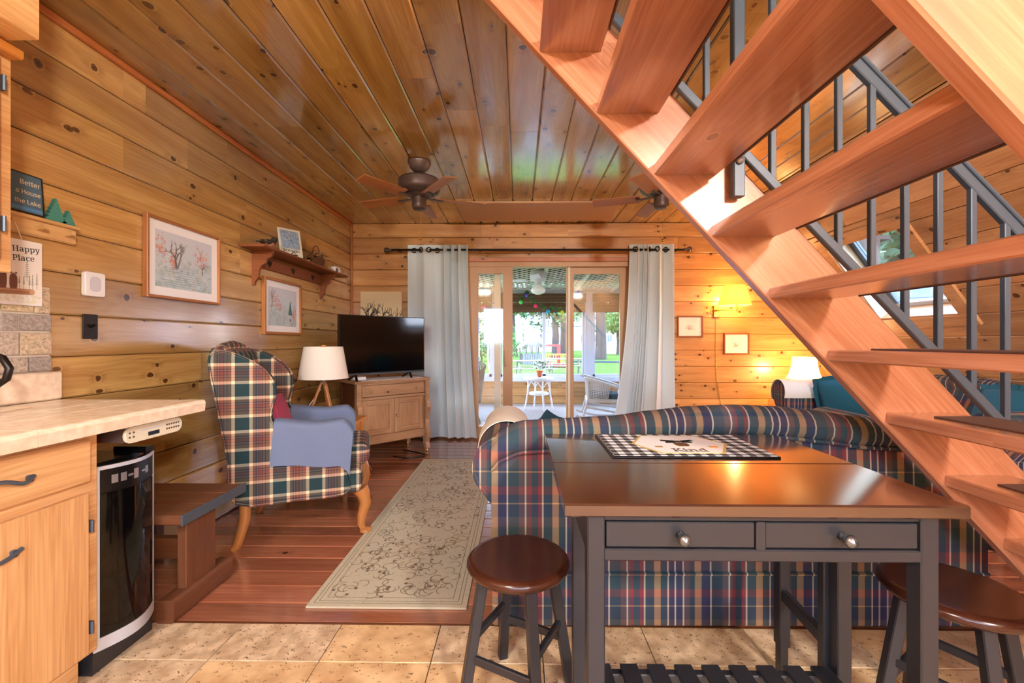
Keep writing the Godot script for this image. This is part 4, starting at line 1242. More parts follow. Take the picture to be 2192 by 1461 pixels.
	for e in [[0.17, 0.030], [0.27, 0.030], [0.36, 0.008], [0.44, 0.036], [0.58, 0.006], [0.66, 0.026]]:
		var ic := mb(); grid(ic, 4, 2, func(u: float, v: float) -> Vector3: return V(arc.call(e[0] + u * 0.07) + 0.0032, lerpf(0.670 - e[1] / 2, 0.670 + e[1] / 2, v), lerpf(1.455, 1.70, e[0] + u * 0.07)), 0.0006); mk("icon", ic, M.steel, dn)
	# under-counter radio
	var rd := thing("under_counter_radio", "cream under counter radio with rows of round buttons below the worktop", "radio")
	var rp := mb(); soft(rp, rrect(1.50, 1.76, 0.79, 0.85, 0.029), 0.0, 0.012, 0.004, Transform3D(Basis(Vector3(0, 0, -1), Vector3(0, 1, 0), Vector3(1, 0, 0)), V(-1.415, 0, 0))); mk("front", rp, M.ivory, rd)
	mk("case", boxd(-1.65, -1.415, 0.795, 0.845, 1.51, 1.75), M.bronze, rd)
	for e in [1.53, 1.63, 1.73]: mk("foot", boxd(-1.44, -1.42, 0.845, 0.866, e - 0.01, e + 0.01), M.silver, rd)
	mk("slot", boxd(-1.404, -1.402, 0.828, 0.832, 1.565, 1.66, 0.0), M.silver, rd)
	mk("display", boxd(-1.404, -1.402, 0.803, 0.818, 1.595, 1.645, 0.0), mat(Color(0.10, 0.14, 0.20), 0.15), rd)
	for e in [[1.517, 0.829], [1.517, 0.813], [1.533, 0.829], [1.533, 0.813]]: button(rd, e[0], e[1])
	for k in 6:
		button(rd, 1.68 + 0.0115 * k, 0.829); button(rd, 1.68 + 0.0115 * k, 0.813)
	# wall cabinet and the boxed soffit over it
	var u := thing("wall_cabinet", "honey wood wall cabinet with an exposed hinge above the worktop", "cabinet")
	mk("body", boxd(XL + 0.005, -1.70, 1.39, 2.13, -0.9, 1.402), M.cab, u)
	var ud := mk("door", boxd(-1.70, -1.68, 1.43, 2.09, 0.8, 1.362, 0.006), M.cab, u)
	for yy2 in [1.52, 1.98]: mk("hinge", boxd(-1.70, -1.676, yy2, yy2 + 0.05, 1.364, 1.374), M.iron, ud)
	mk("cornice", boxd(-1.70, -1.655, 2.10, 2.135, -0.9, 1.402, 0.006), M.honey, u)
	var so := thing("soffit_box", "boxed wooden soffit between the wall cabinet and the ceiling", "soffit")
	mk("face", boxd(-1.575, -1.555, 2.137, HC - 0.002, -0.9, 1.36), M.cab, so)
	mk("underside", boxd(XL + 0.005, -1.575, 2.137, 2.155, -0.9, 1.36), M.cab, so)
	mk("end", boxd(XL + 0.005, -1.575, 2.155, HC - 0.002, 1.342, 1.36), M.cab, so)
	# trestle bench by the cooler
	var b := thing("trestle_bench", "dark stained wooden trestle bench with an iron edged seat", "bench")
	for k in 3: mk("seat_plank", boxd(XL + 0.03, -1.375, 0.41, 0.45, 1.715 + 0.135 * k, 1.715 + 0.135 * k + 0.133, 0.005), M.bench, b)
	mk("edge_strip", boxd(-1.375, -1.365, 0.408, 0.452, 1.715, 2.118, 0.002), M.iron, b)
	mk("upright", boxd(-1.475, -1.435, 0.09, 0.41, 1.82, 2.0), M.bench, b)
	mk("foot", boxd(-1.495, -1.415, 0.0, 0.095, 1.73, 2.09, 0.012), M.bench, b)
	mk("upright", boxd(-1.96, -1.92, 0.09, 0.41, 1.82, 2.0), M.bench, b)
	mk("foot", boxd(-1.98, -1.90, 0.0, 0.095, 1.73, 2.09, 0.012), M.bench, b)
	mk("stretcher", boxd(-1.92, -1.475, 0.20, 0.29, 1.86, 1.90), M.bench, b)
	var hb := struct("baseboard_heater")
	mk("cover", boxd(XL + 0.001, XL + 0.075, 0.03, 0.19, 2.3, 3.7, 0.008), M.ivory, hb)
	mk("grille", boxd(XL + 0.001, XL + 0.06, 0.01, 0.03, 2.3, 3.7, 0.002), M.silver, hb)
	mk("end_block", boxd(XL + 0.001, XL + 0.09, 0.0, 0.2, 2.24, 2.298, 0.006), M.bench, hb)

func button(parent: Node3D, d: float, y: float) -> void:
	var st := mb()
	lathe(st, [Vector2(0.0036, 0), Vector2(0.0036, 0.002), Vector2(0, 0.003)], 8, Transform3D(Basis(Vector3(0, 1, 0), Vector3(1, 0, 0), Vector3(0, 0, -1)), V(-1.403, y, d)))
	mk("button", st, M.bronze, parent)

# ---------------------------------------------------------------- armchair and sofas
func build_seating() -> void:
	# wing chair; local x forward, z = 0 the side that faces the room's near end
	var pos := V(-1.55, 0, 2.31)
	var turn := 0.345
	var a := thing("wing_chair", "green and tan plaid wing armchair with carved cabriole front legs", "armchair", pos, turn)
	var side := smooth_poly([Vector2(0.0, 0.27), Vector2(-0.035, 0.5), Vector2(-0.085, 0.8), Vector2(-0.125, 1.05), Vector2(-0.09, 1.10), Vector2(-0.03, 1.10), Vector2(0.06, 1.06), Vector2(0.14, 1.0), Vector2(0.185, 0.93), Vector2(0.19, 0.84), Vector2(0.17, 0.74), Vector2(0.21, 0.685), Vector2(0.4, 0.675), Vector2(0.55, 0.67), Vector2(0.585, 0.62), Vector2(0.57, 0.52), Vector2(0.565, 0.38), Vector2(0.57, 0.265), Vector2(0.3, 0.255)], 3)
	for z in [[-0.085, 0.0], [-0.66, -0.575]]:
		var s := mb(); soft(s, side, z[0], z[1], 0.02); mk("side", s, M.plaid, a)
		var wp := mb(); var pts := []
		for k in side.size() + 1: pts.append(Vector3(side[k % side.size()].x, side[k % side.size()].y, z[1] - 0.006 if z[1] == 0.0 else z[0] + 0.006))
		tube(wp, pts, 0.006, 5); mk("piping", wp, M.plaid, a)
	var bk := mb(); soft(bk, smooth_poly([Vector2(-0.02, 0.3), Vector2(-0.135, 1.05), Vector2(-0.12, 1.105), Vector2(-0.06, 1.115), Vector2(-0.015, 1.07), Vector2(0.02, 0.9), Vector2(0.10, 0.5), Vector2(0.12, 0.3)], 4), -0.58, -0.08, 0.02); mk("backrest", bk, M.plaid, a)
	var ro := mb(); tube(ro, [Vector3(-0.09, 1.085, -0.64), Vector3(-0.1, 1.12, -0.5), Vector3(-0.1, 1.135, -0.33), Vector3(-0.1, 1.12, -0.16), Vector3(-0.09, 1.085, -0.02)], 0.032, 10); mk("top_roll", ro, M.plaid, a)
	var ba := mb(); soft(ba, rrect(0.02, 0.655, 0.255, 0.40, 0.03), -0.64, -0.02, 0.02); mk("seat_rail", ba, M.plaid, a)
	var cu := mb(); soft(cu, rrect(0.08, 0.70, 0.40, 0.525, 0.05), -0.57, -0.09, 0.04); mk("seat_cushion", cu, M.plaid, a)
	for z in [-0.05, -0.61]:
		var l := mb(); tube(l, [Vector3(0.04, 0.27, z), Vector3(0.035, 0.16, z), Vector3(0.0, 0.03, z), Vector3(-0.02, 0.0, z)], 0.032, 8, 0.022); mk("leg", l, M.leg_wood, a)
		var f := mb()
		tube(f, [Vector3(0.645, 0.27, z), Vector3(0.665, 0.23, z), Vector3(0.675, 0.18, z), Vector3(0.655, 0.11, z), Vector3(0.648, 0.055, z), Vector3(0.66, 0.024, z)], 0.046, 10, 0.017)
		lathe(f, [Vector2(0, 0.0), Vector2(0.032, 0.0), Vector2(0.038, 0.012), Vector2(0.03, 0.028), Vector2(0, 0.034)], 14, Transform3D(Basis(), Vector3(0.675, 0, z)))
		var fl := mk("leg", f, M.leg_wood, a)
		var cv := mb()
		for k in 3: tube(cv, [Vector3(0.70, 0.245, z - 0.012 + 0.012 * k), Vector3(0.715, 0.215, z - 0.010 + 0.010 * k), Vector3(0.70, 0.18, z)], 0.005, 5)
		mk("carving", cv, M.dark_oak, fl)
	# blue cloths over both arms, a small pink cushion
	for e in [[0.008, "hanging over the near plaid arm of the wing chair", -0.096], [-0.668, "over the arm of the wing chair next to the end table", -0.564]]:
		var zo: float = e[0]; var zi: float = e[2]
		var t := thing("arm_cloth", "faded blue denim cloth " + e[1], "cloth", pos, turn, "blue arm cloths")
		var st := mb()
		var dz := signf(zo - zi)
		grid(st, 26, 26, func(u: float, v: float) -> Vector3:
			var x := lerpf(0.19, 0.605, u)
			var top := interp([[0.15, 0.715], [0.3, 0.688], [0.55, 0.684], [0.585, 0.655], [0.62, 0.60]], x) + 0.006 * sin(u * 9.0)
			var wob := 0.007 * sin(u * 11.0 + v * 4.0)
			if v < 0.56:
				var q := v / 0.56
				return Vector3(x - 0.02 * (1 - q), top - 0.245 * (1.0 - q) + 0.012 * sin(u * 5.0) * (1 - q), zo + dz * (0.006 + wob * (1 - q)))
			if v < 0.74:
				var q := (v - 0.56) / 0.18
				return Vector3(x, top + 0.012 * sin(q * PI), lerpf(zo + dz * 0.006, zi - dz * 0.006, q))
			var q2 := (v - 0.74) / 0.26
			return Vector3(x, top - 0.13 * q2, zi - dz * (0.006 + wob * q2)), 0.005)
		mk("fabric", st, M.denim, t)
	var pk := thing("small_cushion", "small dusky pink patterned cushion in the corner of the wing chair", "cushion", pos, turn)
	var ps := mb(); soft(ps, rrect(-0.15, 0.15, -0.15, 0.15, 0.04), -0.03, 0.03, 0.02, Transform3D(Basis(Vector3(0, 0, 1), Vector3(-0.25, 0.97, 0), Vector3(-0.97, -0.25, 0)), Vector3(0.17, 0.68, -0.28)), 0.03); mk("cover", ps, M.pink, pk)
	# runner
	var im := Image.create(300, 1000, false, Image.FORMAT_RGB8)
	im.fill(Color(0.73, 0.70, 0.60))
	var rg := RandomNumberGenerator.new(); rg.seed = 5
	for k in 5000:
		var x := rg.randi_range(0, 296); var y := rg.randi_range(0, 996)
		im.fill_rect(Rect2i(x, y, rg.randi_range(1, 4), rg.randi_range(1, 2)), Color(0.66, 0.61, 0.49) if k % 2 == 0 else Color(0.80, 0.76, 0.65))
	for k in 420:
		var p := Vector2(rg.randf_range(40, 260), rg.randf_range(40, 960)); var an := rg.randf() * TAU
		for q in 9:
			var p2 := p + Vector2(cos(an), sin(an)) * 5.0
			stroke(im, p, p2, 0.9, 0.9, Color(0.42, 0.36, 0.27), 0.75)
			p = p2; an += 0.42 * (1 if k % 2 == 0 else -1)
		if k % 3 == 0: dab(im, p.x, p.y, 4.0, Color(0.34, 0.27, 0.20), 0.9)
	for e in [10, 17, 28]:
		for r in [Rect2i(e, e, 300 - 2 * e, 1), Rect2i(e, 999 - e, 300 - 2 * e, 1), Rect2i(e, e, 1, 1000 - 2 * e), Rect2i(299 - e, e, 1, 1000 - 2 * e)]: im.fill_rect(r, Color(0.40, 0.35, 0.26))
	var ru := mb()
	grid(ru, 8, 24, func(u: float, v: float) -> Vector3: return V(lerpf(-0.925, -0.225, u), 0.006, lerpf(4.16, 1.84, v)), 0.009)
	single("runner_rug", ru, tex_mat(im, 0.95), "beige runner rug with a thin dark vine pattern on the wood floor", "rug")
	sofa("camelback sofa in navy and red plaid, its back towards the island table", V(-0.11, 0, 1.722), 0.012)
	sofa("plaid camelback sofa along the sloped plank wall under the skylight", V(3.46, 0, 2.36), PI / 2)
	# cloths and pillows on the sofas
	arm_cover("cream cloth draped over the rolled arm of the sofa beside the doorway", V(-0.11, 0, 1.722), 0.012, 0.0, -0.80, -0.34)
	arm_cover("cream cloth draped over the far rolled arm of the sofa under the skylight", V(3.46, 0, 2.36), PI / 2, 2.0, -0.88, -0.25)
	pillow("teal knitted pillow with a ruffled edge by the far arm under the skylight", V(3.02, 0.63, 3.98), Basis(Vector3(0.75, 0.18, 0.62).normalized(), Vector3(-0.25, 0.95, 0.05).normalized(), Vector3(-0.6, -0.2, 0.77).normalized()), M.teal)
	pillow("dark teal pillow lying behind the back of the sofa beside the doorway", V(0.185, 0.52, 2.12), Basis(Vector3(0.6, 0.8, 0), Vector3(-0.8, 0.6, 0), Vector3(0, 0, 1)), M.dark_teal)
	pillow("teal ruffled pillow against the back of the sofa under the skylight", V(3.10, 0.66, 2.75), Basis(Vector3(0, 0, -1), Vector3(0.3, 0.95, 0), Vector3(0.95, -0.3, 0)), M.teal)

func sofa(label: String, at: Vector3, turn: float) -> void:
	# local x along the length (0 .. 2), back plane z = 0, front towards -z
	var s := thing("camelback_sofa", label, "sofa", at, turn, "plaid sofas")
	var L := 2.0
	var tab := [[-0.02, 0.74], [0.04, 0.80], [0.12, 0.832], [0.3, 0.842], [0.5, 0.852], [0.66, 0.874], [0.82, 0.892], [1.0, 0.898], [1.18, 0.892], [1.34, 0.874], [1.5, 0.852], [1.7, 0.842], [1.88, 0.832], [1.96, 0.80], [2.02, 0.74]]
	var st := mb()
	var prof := func(h: float) -> PackedVector2Array:   # (z, y) section of the back
		var p := PackedVector2Array([Vector2(0.0, 0.22), Vector2(0.0, 0.4), Vector2(-0.004, h - 0.20), Vector2(-0.006, h - 0.135), Vector2(-0.008, h - 0.115)])
		for k in 13:
			var a := -1.1 + (PI + 1.6) * k / 12.0
			p.append(Vector2(-0.05 + cos(a) * 0.072, h - 0.066 + sin(a) * 0.066))
		p.append_array([Vector2(-0.13, h - 0.14), Vector2(-0.19, h - 0.26), Vector2(-0.22, 0.4), Vector2(-0.22, 0.22)])
		return p
	var n := 60
	var m: int = prof.call(0.8).size()
	grid(st, n, m - 1, func(u: float, v: float) -> Vector3:
		var x := L * u
		var p: PackedVector2Array = prof.call(interp(tab, x))
		var q := p[clampi(int(round(v * (m - 1))), 0, m - 1)]
		return Vector3(x, q.y, q.x))
	for e in [0.0, L]:
		var p: PackedVector2Array = prof.call(interp(tab, e))
		var ix := Geometry2D.triangulate_polygon(p)
		for t in range(0, ix.size(), 3):
			var nn := Vector3(-1 if e == 0.0 else 1, 0, 0)
			tri(st, Vector3(e, p[ix[t]].y, p[ix[t]].x), Vector3(e, p[ix[t + 1]].y, p[ix[t + 1]].x), Vector3(e, p[ix[t + 2]].y, p[ix[t + 2]].x), nn, nn, nn)
	mk("back", st, M.sofa, s)
	var wl := mb(); var pts := []
	for k in 61:
		var x := L * k / 60.0
		pts.append(Vector3(x, interp(tab, x) - 0.118, 0.006))
	tube(wl, pts, 0.008, 6); mk("back_welt", wl, M.sofa, s)
	# base, skirt and its welt
	var b := mb(); soft(b, rrect(0.0, L, 0.008, 0.235, 0.02), -0.84, 0.003, 0.015); mk("base", b, M.sofa, s)
	var w2 := mb(); tube(w2, [Vector3(0.0, 0.225, 0.004), Vector3(L, 0.225, 0.004)], 0.007, 6); mk("skirt_welt", w2, M.sofa, s)
	# rolled arms
	for e in [0.0, L]:
		var sg := 1.0 if e == 0.0 else -1.0
		var c := Vector2(e + 0.05 * sg, 0.645)
		var o := PackedVector2Array()
		o.append(Vector2(e + 0.0 * sg, 0.04)); o.append(Vector2(e + 0.0 * sg, 0.3)); o.append(Vector2(e + 0.002 * sg, 0.50))
		for k in 15:
			var an := -2.35 - 3.9 * k / 14.0
			o.append(c + Vector2(cos(an) * sg, sin(an)) * 0.125)
		o.append(Vector2(e + 0.17 * sg, 0.5)); o.append(Vector2(e + 0.17 * sg, 0.04))
		var ar := mb(); soft(ar, o, -0.86, -0.012, 0.018); mk("arm", ar, M.sofa, s)
		var pi := mb(); var pp := []
		for k in range(2, 18): pp.append(Vector3(o[k].x, o[k].y, -0.02))
		tube(pi, pp, 0.008, 6); mk("arm_welt", pi, M.sofa, s)
	for k in 3:
		var x0 := 0.18 + 0.547 * k
		var cs := mb(); soft(cs, rrect(x0, x0 + 0.54, -0.88, -0.22, 0.05), 0.235, 0.41, 0.04, Transform3D(Basis(Vector3(1, 0, 0), Vector3(0, 0, 1), Vector3(0, -1, 0)).inverse() if false else Basis(Vector3(1, 0, 0), Vector3(0, 0, 1), Vector3(0, 1, 0)), Vector3.ZERO)); mk("seat_cushion", cs, M.sofa, s)
	for e in [[0.06, -0.06], [L - 0.06, -0.06], [0.06, -0.78], [L - 0.06, -0.78]]:
		mk("foot", boxd(e[0] - 0.03, e[0] + 0.03, 0.0, 0.04, -e[1] - 0.03, -e[1] + 0.03), M.dark_oak, s)

func arm_cover(label: String, at: Vector3, turn: float, e: float, z0: float, z1: float) -> void:
	var t := thing("arm_cover", label, "cloth", at, turn, "cream cloths over the sofa arms")
	var sg := 1.0 if e == 0.0 else -1.0
	var st := mb()
	grid(st, 20, 12, func(u: float, v: float) -> Vector3:
		var an := lerpf(-0.25, PI + 0.55, u)
		var r := 0.134 + 0.004 * sin(v * 7.0 + u * 5.0)
		var p := Vector2(e + 0.05 * sg, 0.645) + Vector2(cos(an) * sg, sin(an)) * r
		return Vector3(p.x, p.y, lerpf(z0, z1, v) + 0.02 * sin(u * 2.0)), 0.004)
	mk("fabric", st, M.linen, t)

func pillow(label: String, at: Vector3, b: Basis, m: Material) -> void:
	var t := thing("throw_pillow", label, "pillow", Vector3.ZERO, 0.0, "teal pillows on the sofas")
	t.transform = Transform3D(b.orthonormalized(), at)
	var st := mb()
	for sg in [-1.0, 1.0]:
		grid(st, 20, 20, func(u: float, v: float) -> Vector3:
			var x := u * 2 - 1; var y := v * 2 - 1
			var h := 0.085 * pow(maxf((1 - x * x) * (1 - y * y), 0.0), 0.42)
			return Vector3(0.2 * x * (1 - 0.06 * y * y), 0.2 * y * (1 - 0.06 * x * x), sg * h))
	mk("cover", st, m, t)
	var rf := mb()
	var n := 96
	for k in n:
		var q := []
		for j in 2:
			var a := TAU * (k + j) / n
			var d := Vector2(cos(a), sin(a))
			var r := 0.2 / maxf(absf(d.x), absf(d.y)) * (0.96 if absf(absf(d.x) - absf(d.y)) < 0.3 else 1.0)
			var w := 0.012 * sin((k + j) * 1.9)
			q.append(Vector3(d.x * (r - 0.01), d.y * (r - 0.01), 0)); q.append(Vector3(d.x * (r + 0.035), d.y * (r + 0.035), w))
		quad(rf, q[0], q[2], q[3], q[1], Vector3(0, 0, 1))
	mk("ruffle", rf, m, t)

# ---------------------------------------------------------------- island table and stools
func build_table() -> void:
	var t := thing("island_table", "black kitchen table with a dark wood drop leaf top and two drawers", "table")
	var TY := 0.80
	mk("top", boxd(0.103, 0.988, TY - 0.03, TY, 0.947, 1.27, 0.004), M.table_top, t)
	mk("drop_leaf", boxd(0.103, 0.988, TY - 0.03, TY, 1.2705, 1.67, 0.004), M.table_top, t)
	var xl := 0.155; var xr := 0.936
	for x in [xl, xr - 0.04]:
		for d in [0.962, 1.21]:
			var l := mb()
			bx(l, V(x, 0.12, d + 0.04), V(x + 0.04, TY - 0.03, d), 0.003)
			bar(l, V(x + 0.02, 0.12, d + 0.02), V(x + 0.02, 0.0, d + 0.02), 0.034, 0.034)
			mk("leg", l, M.black_paint, t)
	mk("apron", boxd(xl + 0.04, xr - 0.04, 0.755, TY - 0.03, 0.967, 1.245), M.black_paint, t)
	mk("apron", boxd(xl + 0.04, xr - 0.04, 0.665, 0.692, 0.965, 1.245), M.black_paint, t)
	mk("side_apron", boxd(xl + 0.004, xl + 0.03, 0.665, TY - 0.03, 1.0, 1.212), M.black_paint, t)
	mk("side_apron", boxd(xr - 0.03, xr - 0.004, 0.665, TY - 0.03, 1.0, 1.212), M.black_paint, t)
	mk("back_apron", boxd(xl + 0.04, xr - 0.04, 0.692, 0.755, 1.225, 1.245), M.black_paint, t)
	mk("divider", boxd(0.533, 0.554, 0.692, 0.755, 0.965, 1.22), M.black_paint, t)
	for e in [[0.199, 0.530], [0.557, 0.892]]:
		var dr := mk("drawer", boxd(e[0], e[1], 0.695, 0.752, 0.9685, 1.2, 0.002), M.black_paint, t)
		var k := mb(); lathe(k, [Vector2(0.0, 0.0), Vector2(0.010, 0.0), Vector2(0.007, 0.008), Vector2(0.006, 0.014), Vector2(0.012, 0.019), Vector2(0.0145, 0.027), Vector2(0.011, 0.036), Vector2(0, 0.040)], 18, Transform3D(Basis(Vector3(1, 0, 0), Vector3(0, 0, 1), Vector3(0, -1, 0)), V((e[0] + e[1]) / 2, 0.724, 0.9685))); mk("knob", k, M.pewter, dr)
	# slatted shelf
	mk("shelf_rail", boxd(xl + 0.04, xr - 0.04, 0.185, 0.215, 1.215, 1.24), M.black_paint, t)
	mk("shelf_rail", boxd(xl + 0.04, xr - 0.04, 0.185, 0.215, 0.967, 0.992), M.black_paint, t)
	for k in 9:
		var x := 0.215 + 0.078 * k
		mk("slat", boxd(x, x + 0.05, 0.215, 0.228, 0.97, 1.24, 0.002), M.black_paint, t)
	# swing leg that carries the leaf
	var g := Node3D.new(); g.name = "swing_leg"; t.add_child(g, true)
	var gl := mb(); bx(gl, V(0.905, 0.10, 1.53), V(0.942, TY - 0.031, 1.49), 0.003); bar(gl, V(0.923, 0.1, 1.51), V(0.923, 0.0, 1.51), 0.03, 0.03); mk("post", gl, M.black_paint, g)
	var gb := mb(); bar(gb, V(0.923, 0.28, 1.50), V(0.905, 0.28, 1.265), 0.022, 0.04); mk("brace", gb, M.black_paint, g)
	mk("hinge_post", boxd(0.882, 0.92, 0.16, 0.70, 1.246, 1.275), M.black_paint, g)
	var gt := mb(); bar(gt, V(0.923, 0.735, 1.50), V(0.905, 0.735, 1.265), 0.022, 0.05); mk("top_arm", gt, M.black_paint, g)
	# mat on the table: black and white check, white hexagon, bee
	var mm := thing("table_mat", "black and white checked mat with a bee and a white hexagon on the table", "mat", V(0, TY, 0))
	mk("mat", boxd(0.297, 0.80, 0.0005, 0.008, 1.325, 1.63, 0.003), M.check, mm)
	mk("border", boxd(0.292, 0.805, 0.0, 0.006, 1.320, 1.635, 0.003), M.black, mm)
	var hx := mb()
	var hp := PackedVector2Array([Vector2(0.39, 1.475), Vector2(0.45, 1.60), Vector2(0.65, 1.60), Vector2(0.715, 1.475), Vector2(0.65, 1.35), Vector2(0.45, 1.35)])
	var hb := Basis(Vector3(0, 1, 0), Vector3(1, 0, 0), Vector3(0, 0, -1))
	prism(hx, hp, 0.0012, Transform3D(hb, Vector3(0, 0.0078, 0))); mk("hexagon_edge", hx, mat(Color(0.78, 0.66, 0.36), 0.9), mm)
	var hq := PackedVector2Array()
	for p in hp: hq.append(Vector2(0.5525, 1.475) + (p - Vector2(0.5525, 1.475)) * 0.94)
	var h2 := mb(); prism(h2, hq, 0.0018, Transform3D(hb, Vector3(0, 0.0078, 0))); mk("hexagon", h2, M.white, mm)
	var bee := mb()
	for k in 4:
		bx(bee, V(0.535 - 0.006 * (1 - absf(k - 1.5)), 0.0096, 1.475 - 0.014 * k + 0.012), V(0.575 + 0.006 * (1 - absf(k - 1.5)), 0.0104, 1.475 - 0.014 * k + 0.004), 0.0)
	bx(bee, V(0.545, 0.0096, 1.515), V(0.565, 0.0104, 1.495), 0.0)
	for sg in [-1.0, 1.0]:
		bar(bee, V(0.555 + sg * 0.012, 0.01, 1.5), V(0.555 + sg * 0.055, 0.01, 1.515), 0.012, 0.0008)
		bar(bee, V(0.555 + sg * 0.012, 0.01, 1.49), V(0.555 + sg * 0.045, 0.01, 1.485), 0.008, 0.0008)
	mk("bee", bee, M.black, mm)
	var gold := mb()
	for k in 3: bx(gold, V(0.532, 0.0096, 1.475 - 0.014 * k + 0.003), V(0.578, 0.0103, 1.475 - 0.014 * k - 0.003), 0.0)
	bx(gold, V(0.455, 0.0096, 1.437), V(0.480, 0.0103, 1.420), 0.0); bx(gold, V(0.635, 0.0096, 1.437), V(0.662, 0.0103, 1.420), 0.0)
	mk("bee_stripes", gold, M.brass, mm)
	text("Kind", 0.05, M.black, mm, Transform3D(Basis(Vector3(1, 0, 0), Vector3(0, 0, -1), Vector3(0, 1, 0)), V(0.5525, 0.0102, 1.385)))
	for e in [[-0.001, 1.395, "round stool with a dark brown seat beside the sofa arm and the table", -0.47], [1.245, 1.245, "round stool with a dark brown seat standing under the stairs", 0.55]]:
		var s := thing("stool", e[2], "stool", V(e[0], 0, e[1]), e[3], "stools at the island table")
		var se := mb(); lathe(se, [Vector2(0, 0.452), Vector2(0.10, 0.454), Vector2(0.145, 0.459), Vector2(0.158, 0.458), Vector2(0.167, 0.449), Vector2(0.168, 0.438), Vector2(0.160, 0.427), Vector2(0.145, 0.422), Vector2(0, 0.422)], 48); mk("seat", se, M.seat_wood, s)
		var ft := []; var tp := []
		for k in 4:
			var a := PI / 4 + TAU * k / 4
			var d := Vector3(cos(a), 0, sin(a))
			tp.append(d * 0.115 + Vector3(0, 0.424, 0)); ft.append(d * 0.185)
			var l := mb(); prism(l, rect(0.032, 0.032, 0.003), tp[k].distance_to(ft[k]), frame_to(tp[k], ft[k], d)); mk("leg", l, M.black_paint, s)
		for k in 4:
			var j := (k + 1) % 4
			var h := 0.30 if k % 2 == 0 else 0.24
			var q := 0.62 if k % 2 == 0 else 0.48
			var r := mb(); bar(r, ft[k].lerp(tp[k], 1 - q + 0.0), ft[j].lerp(tp[j], 1 - q + 0.0), 0.016, 0.026); mk("stretcher", r, M.black_paint, s)

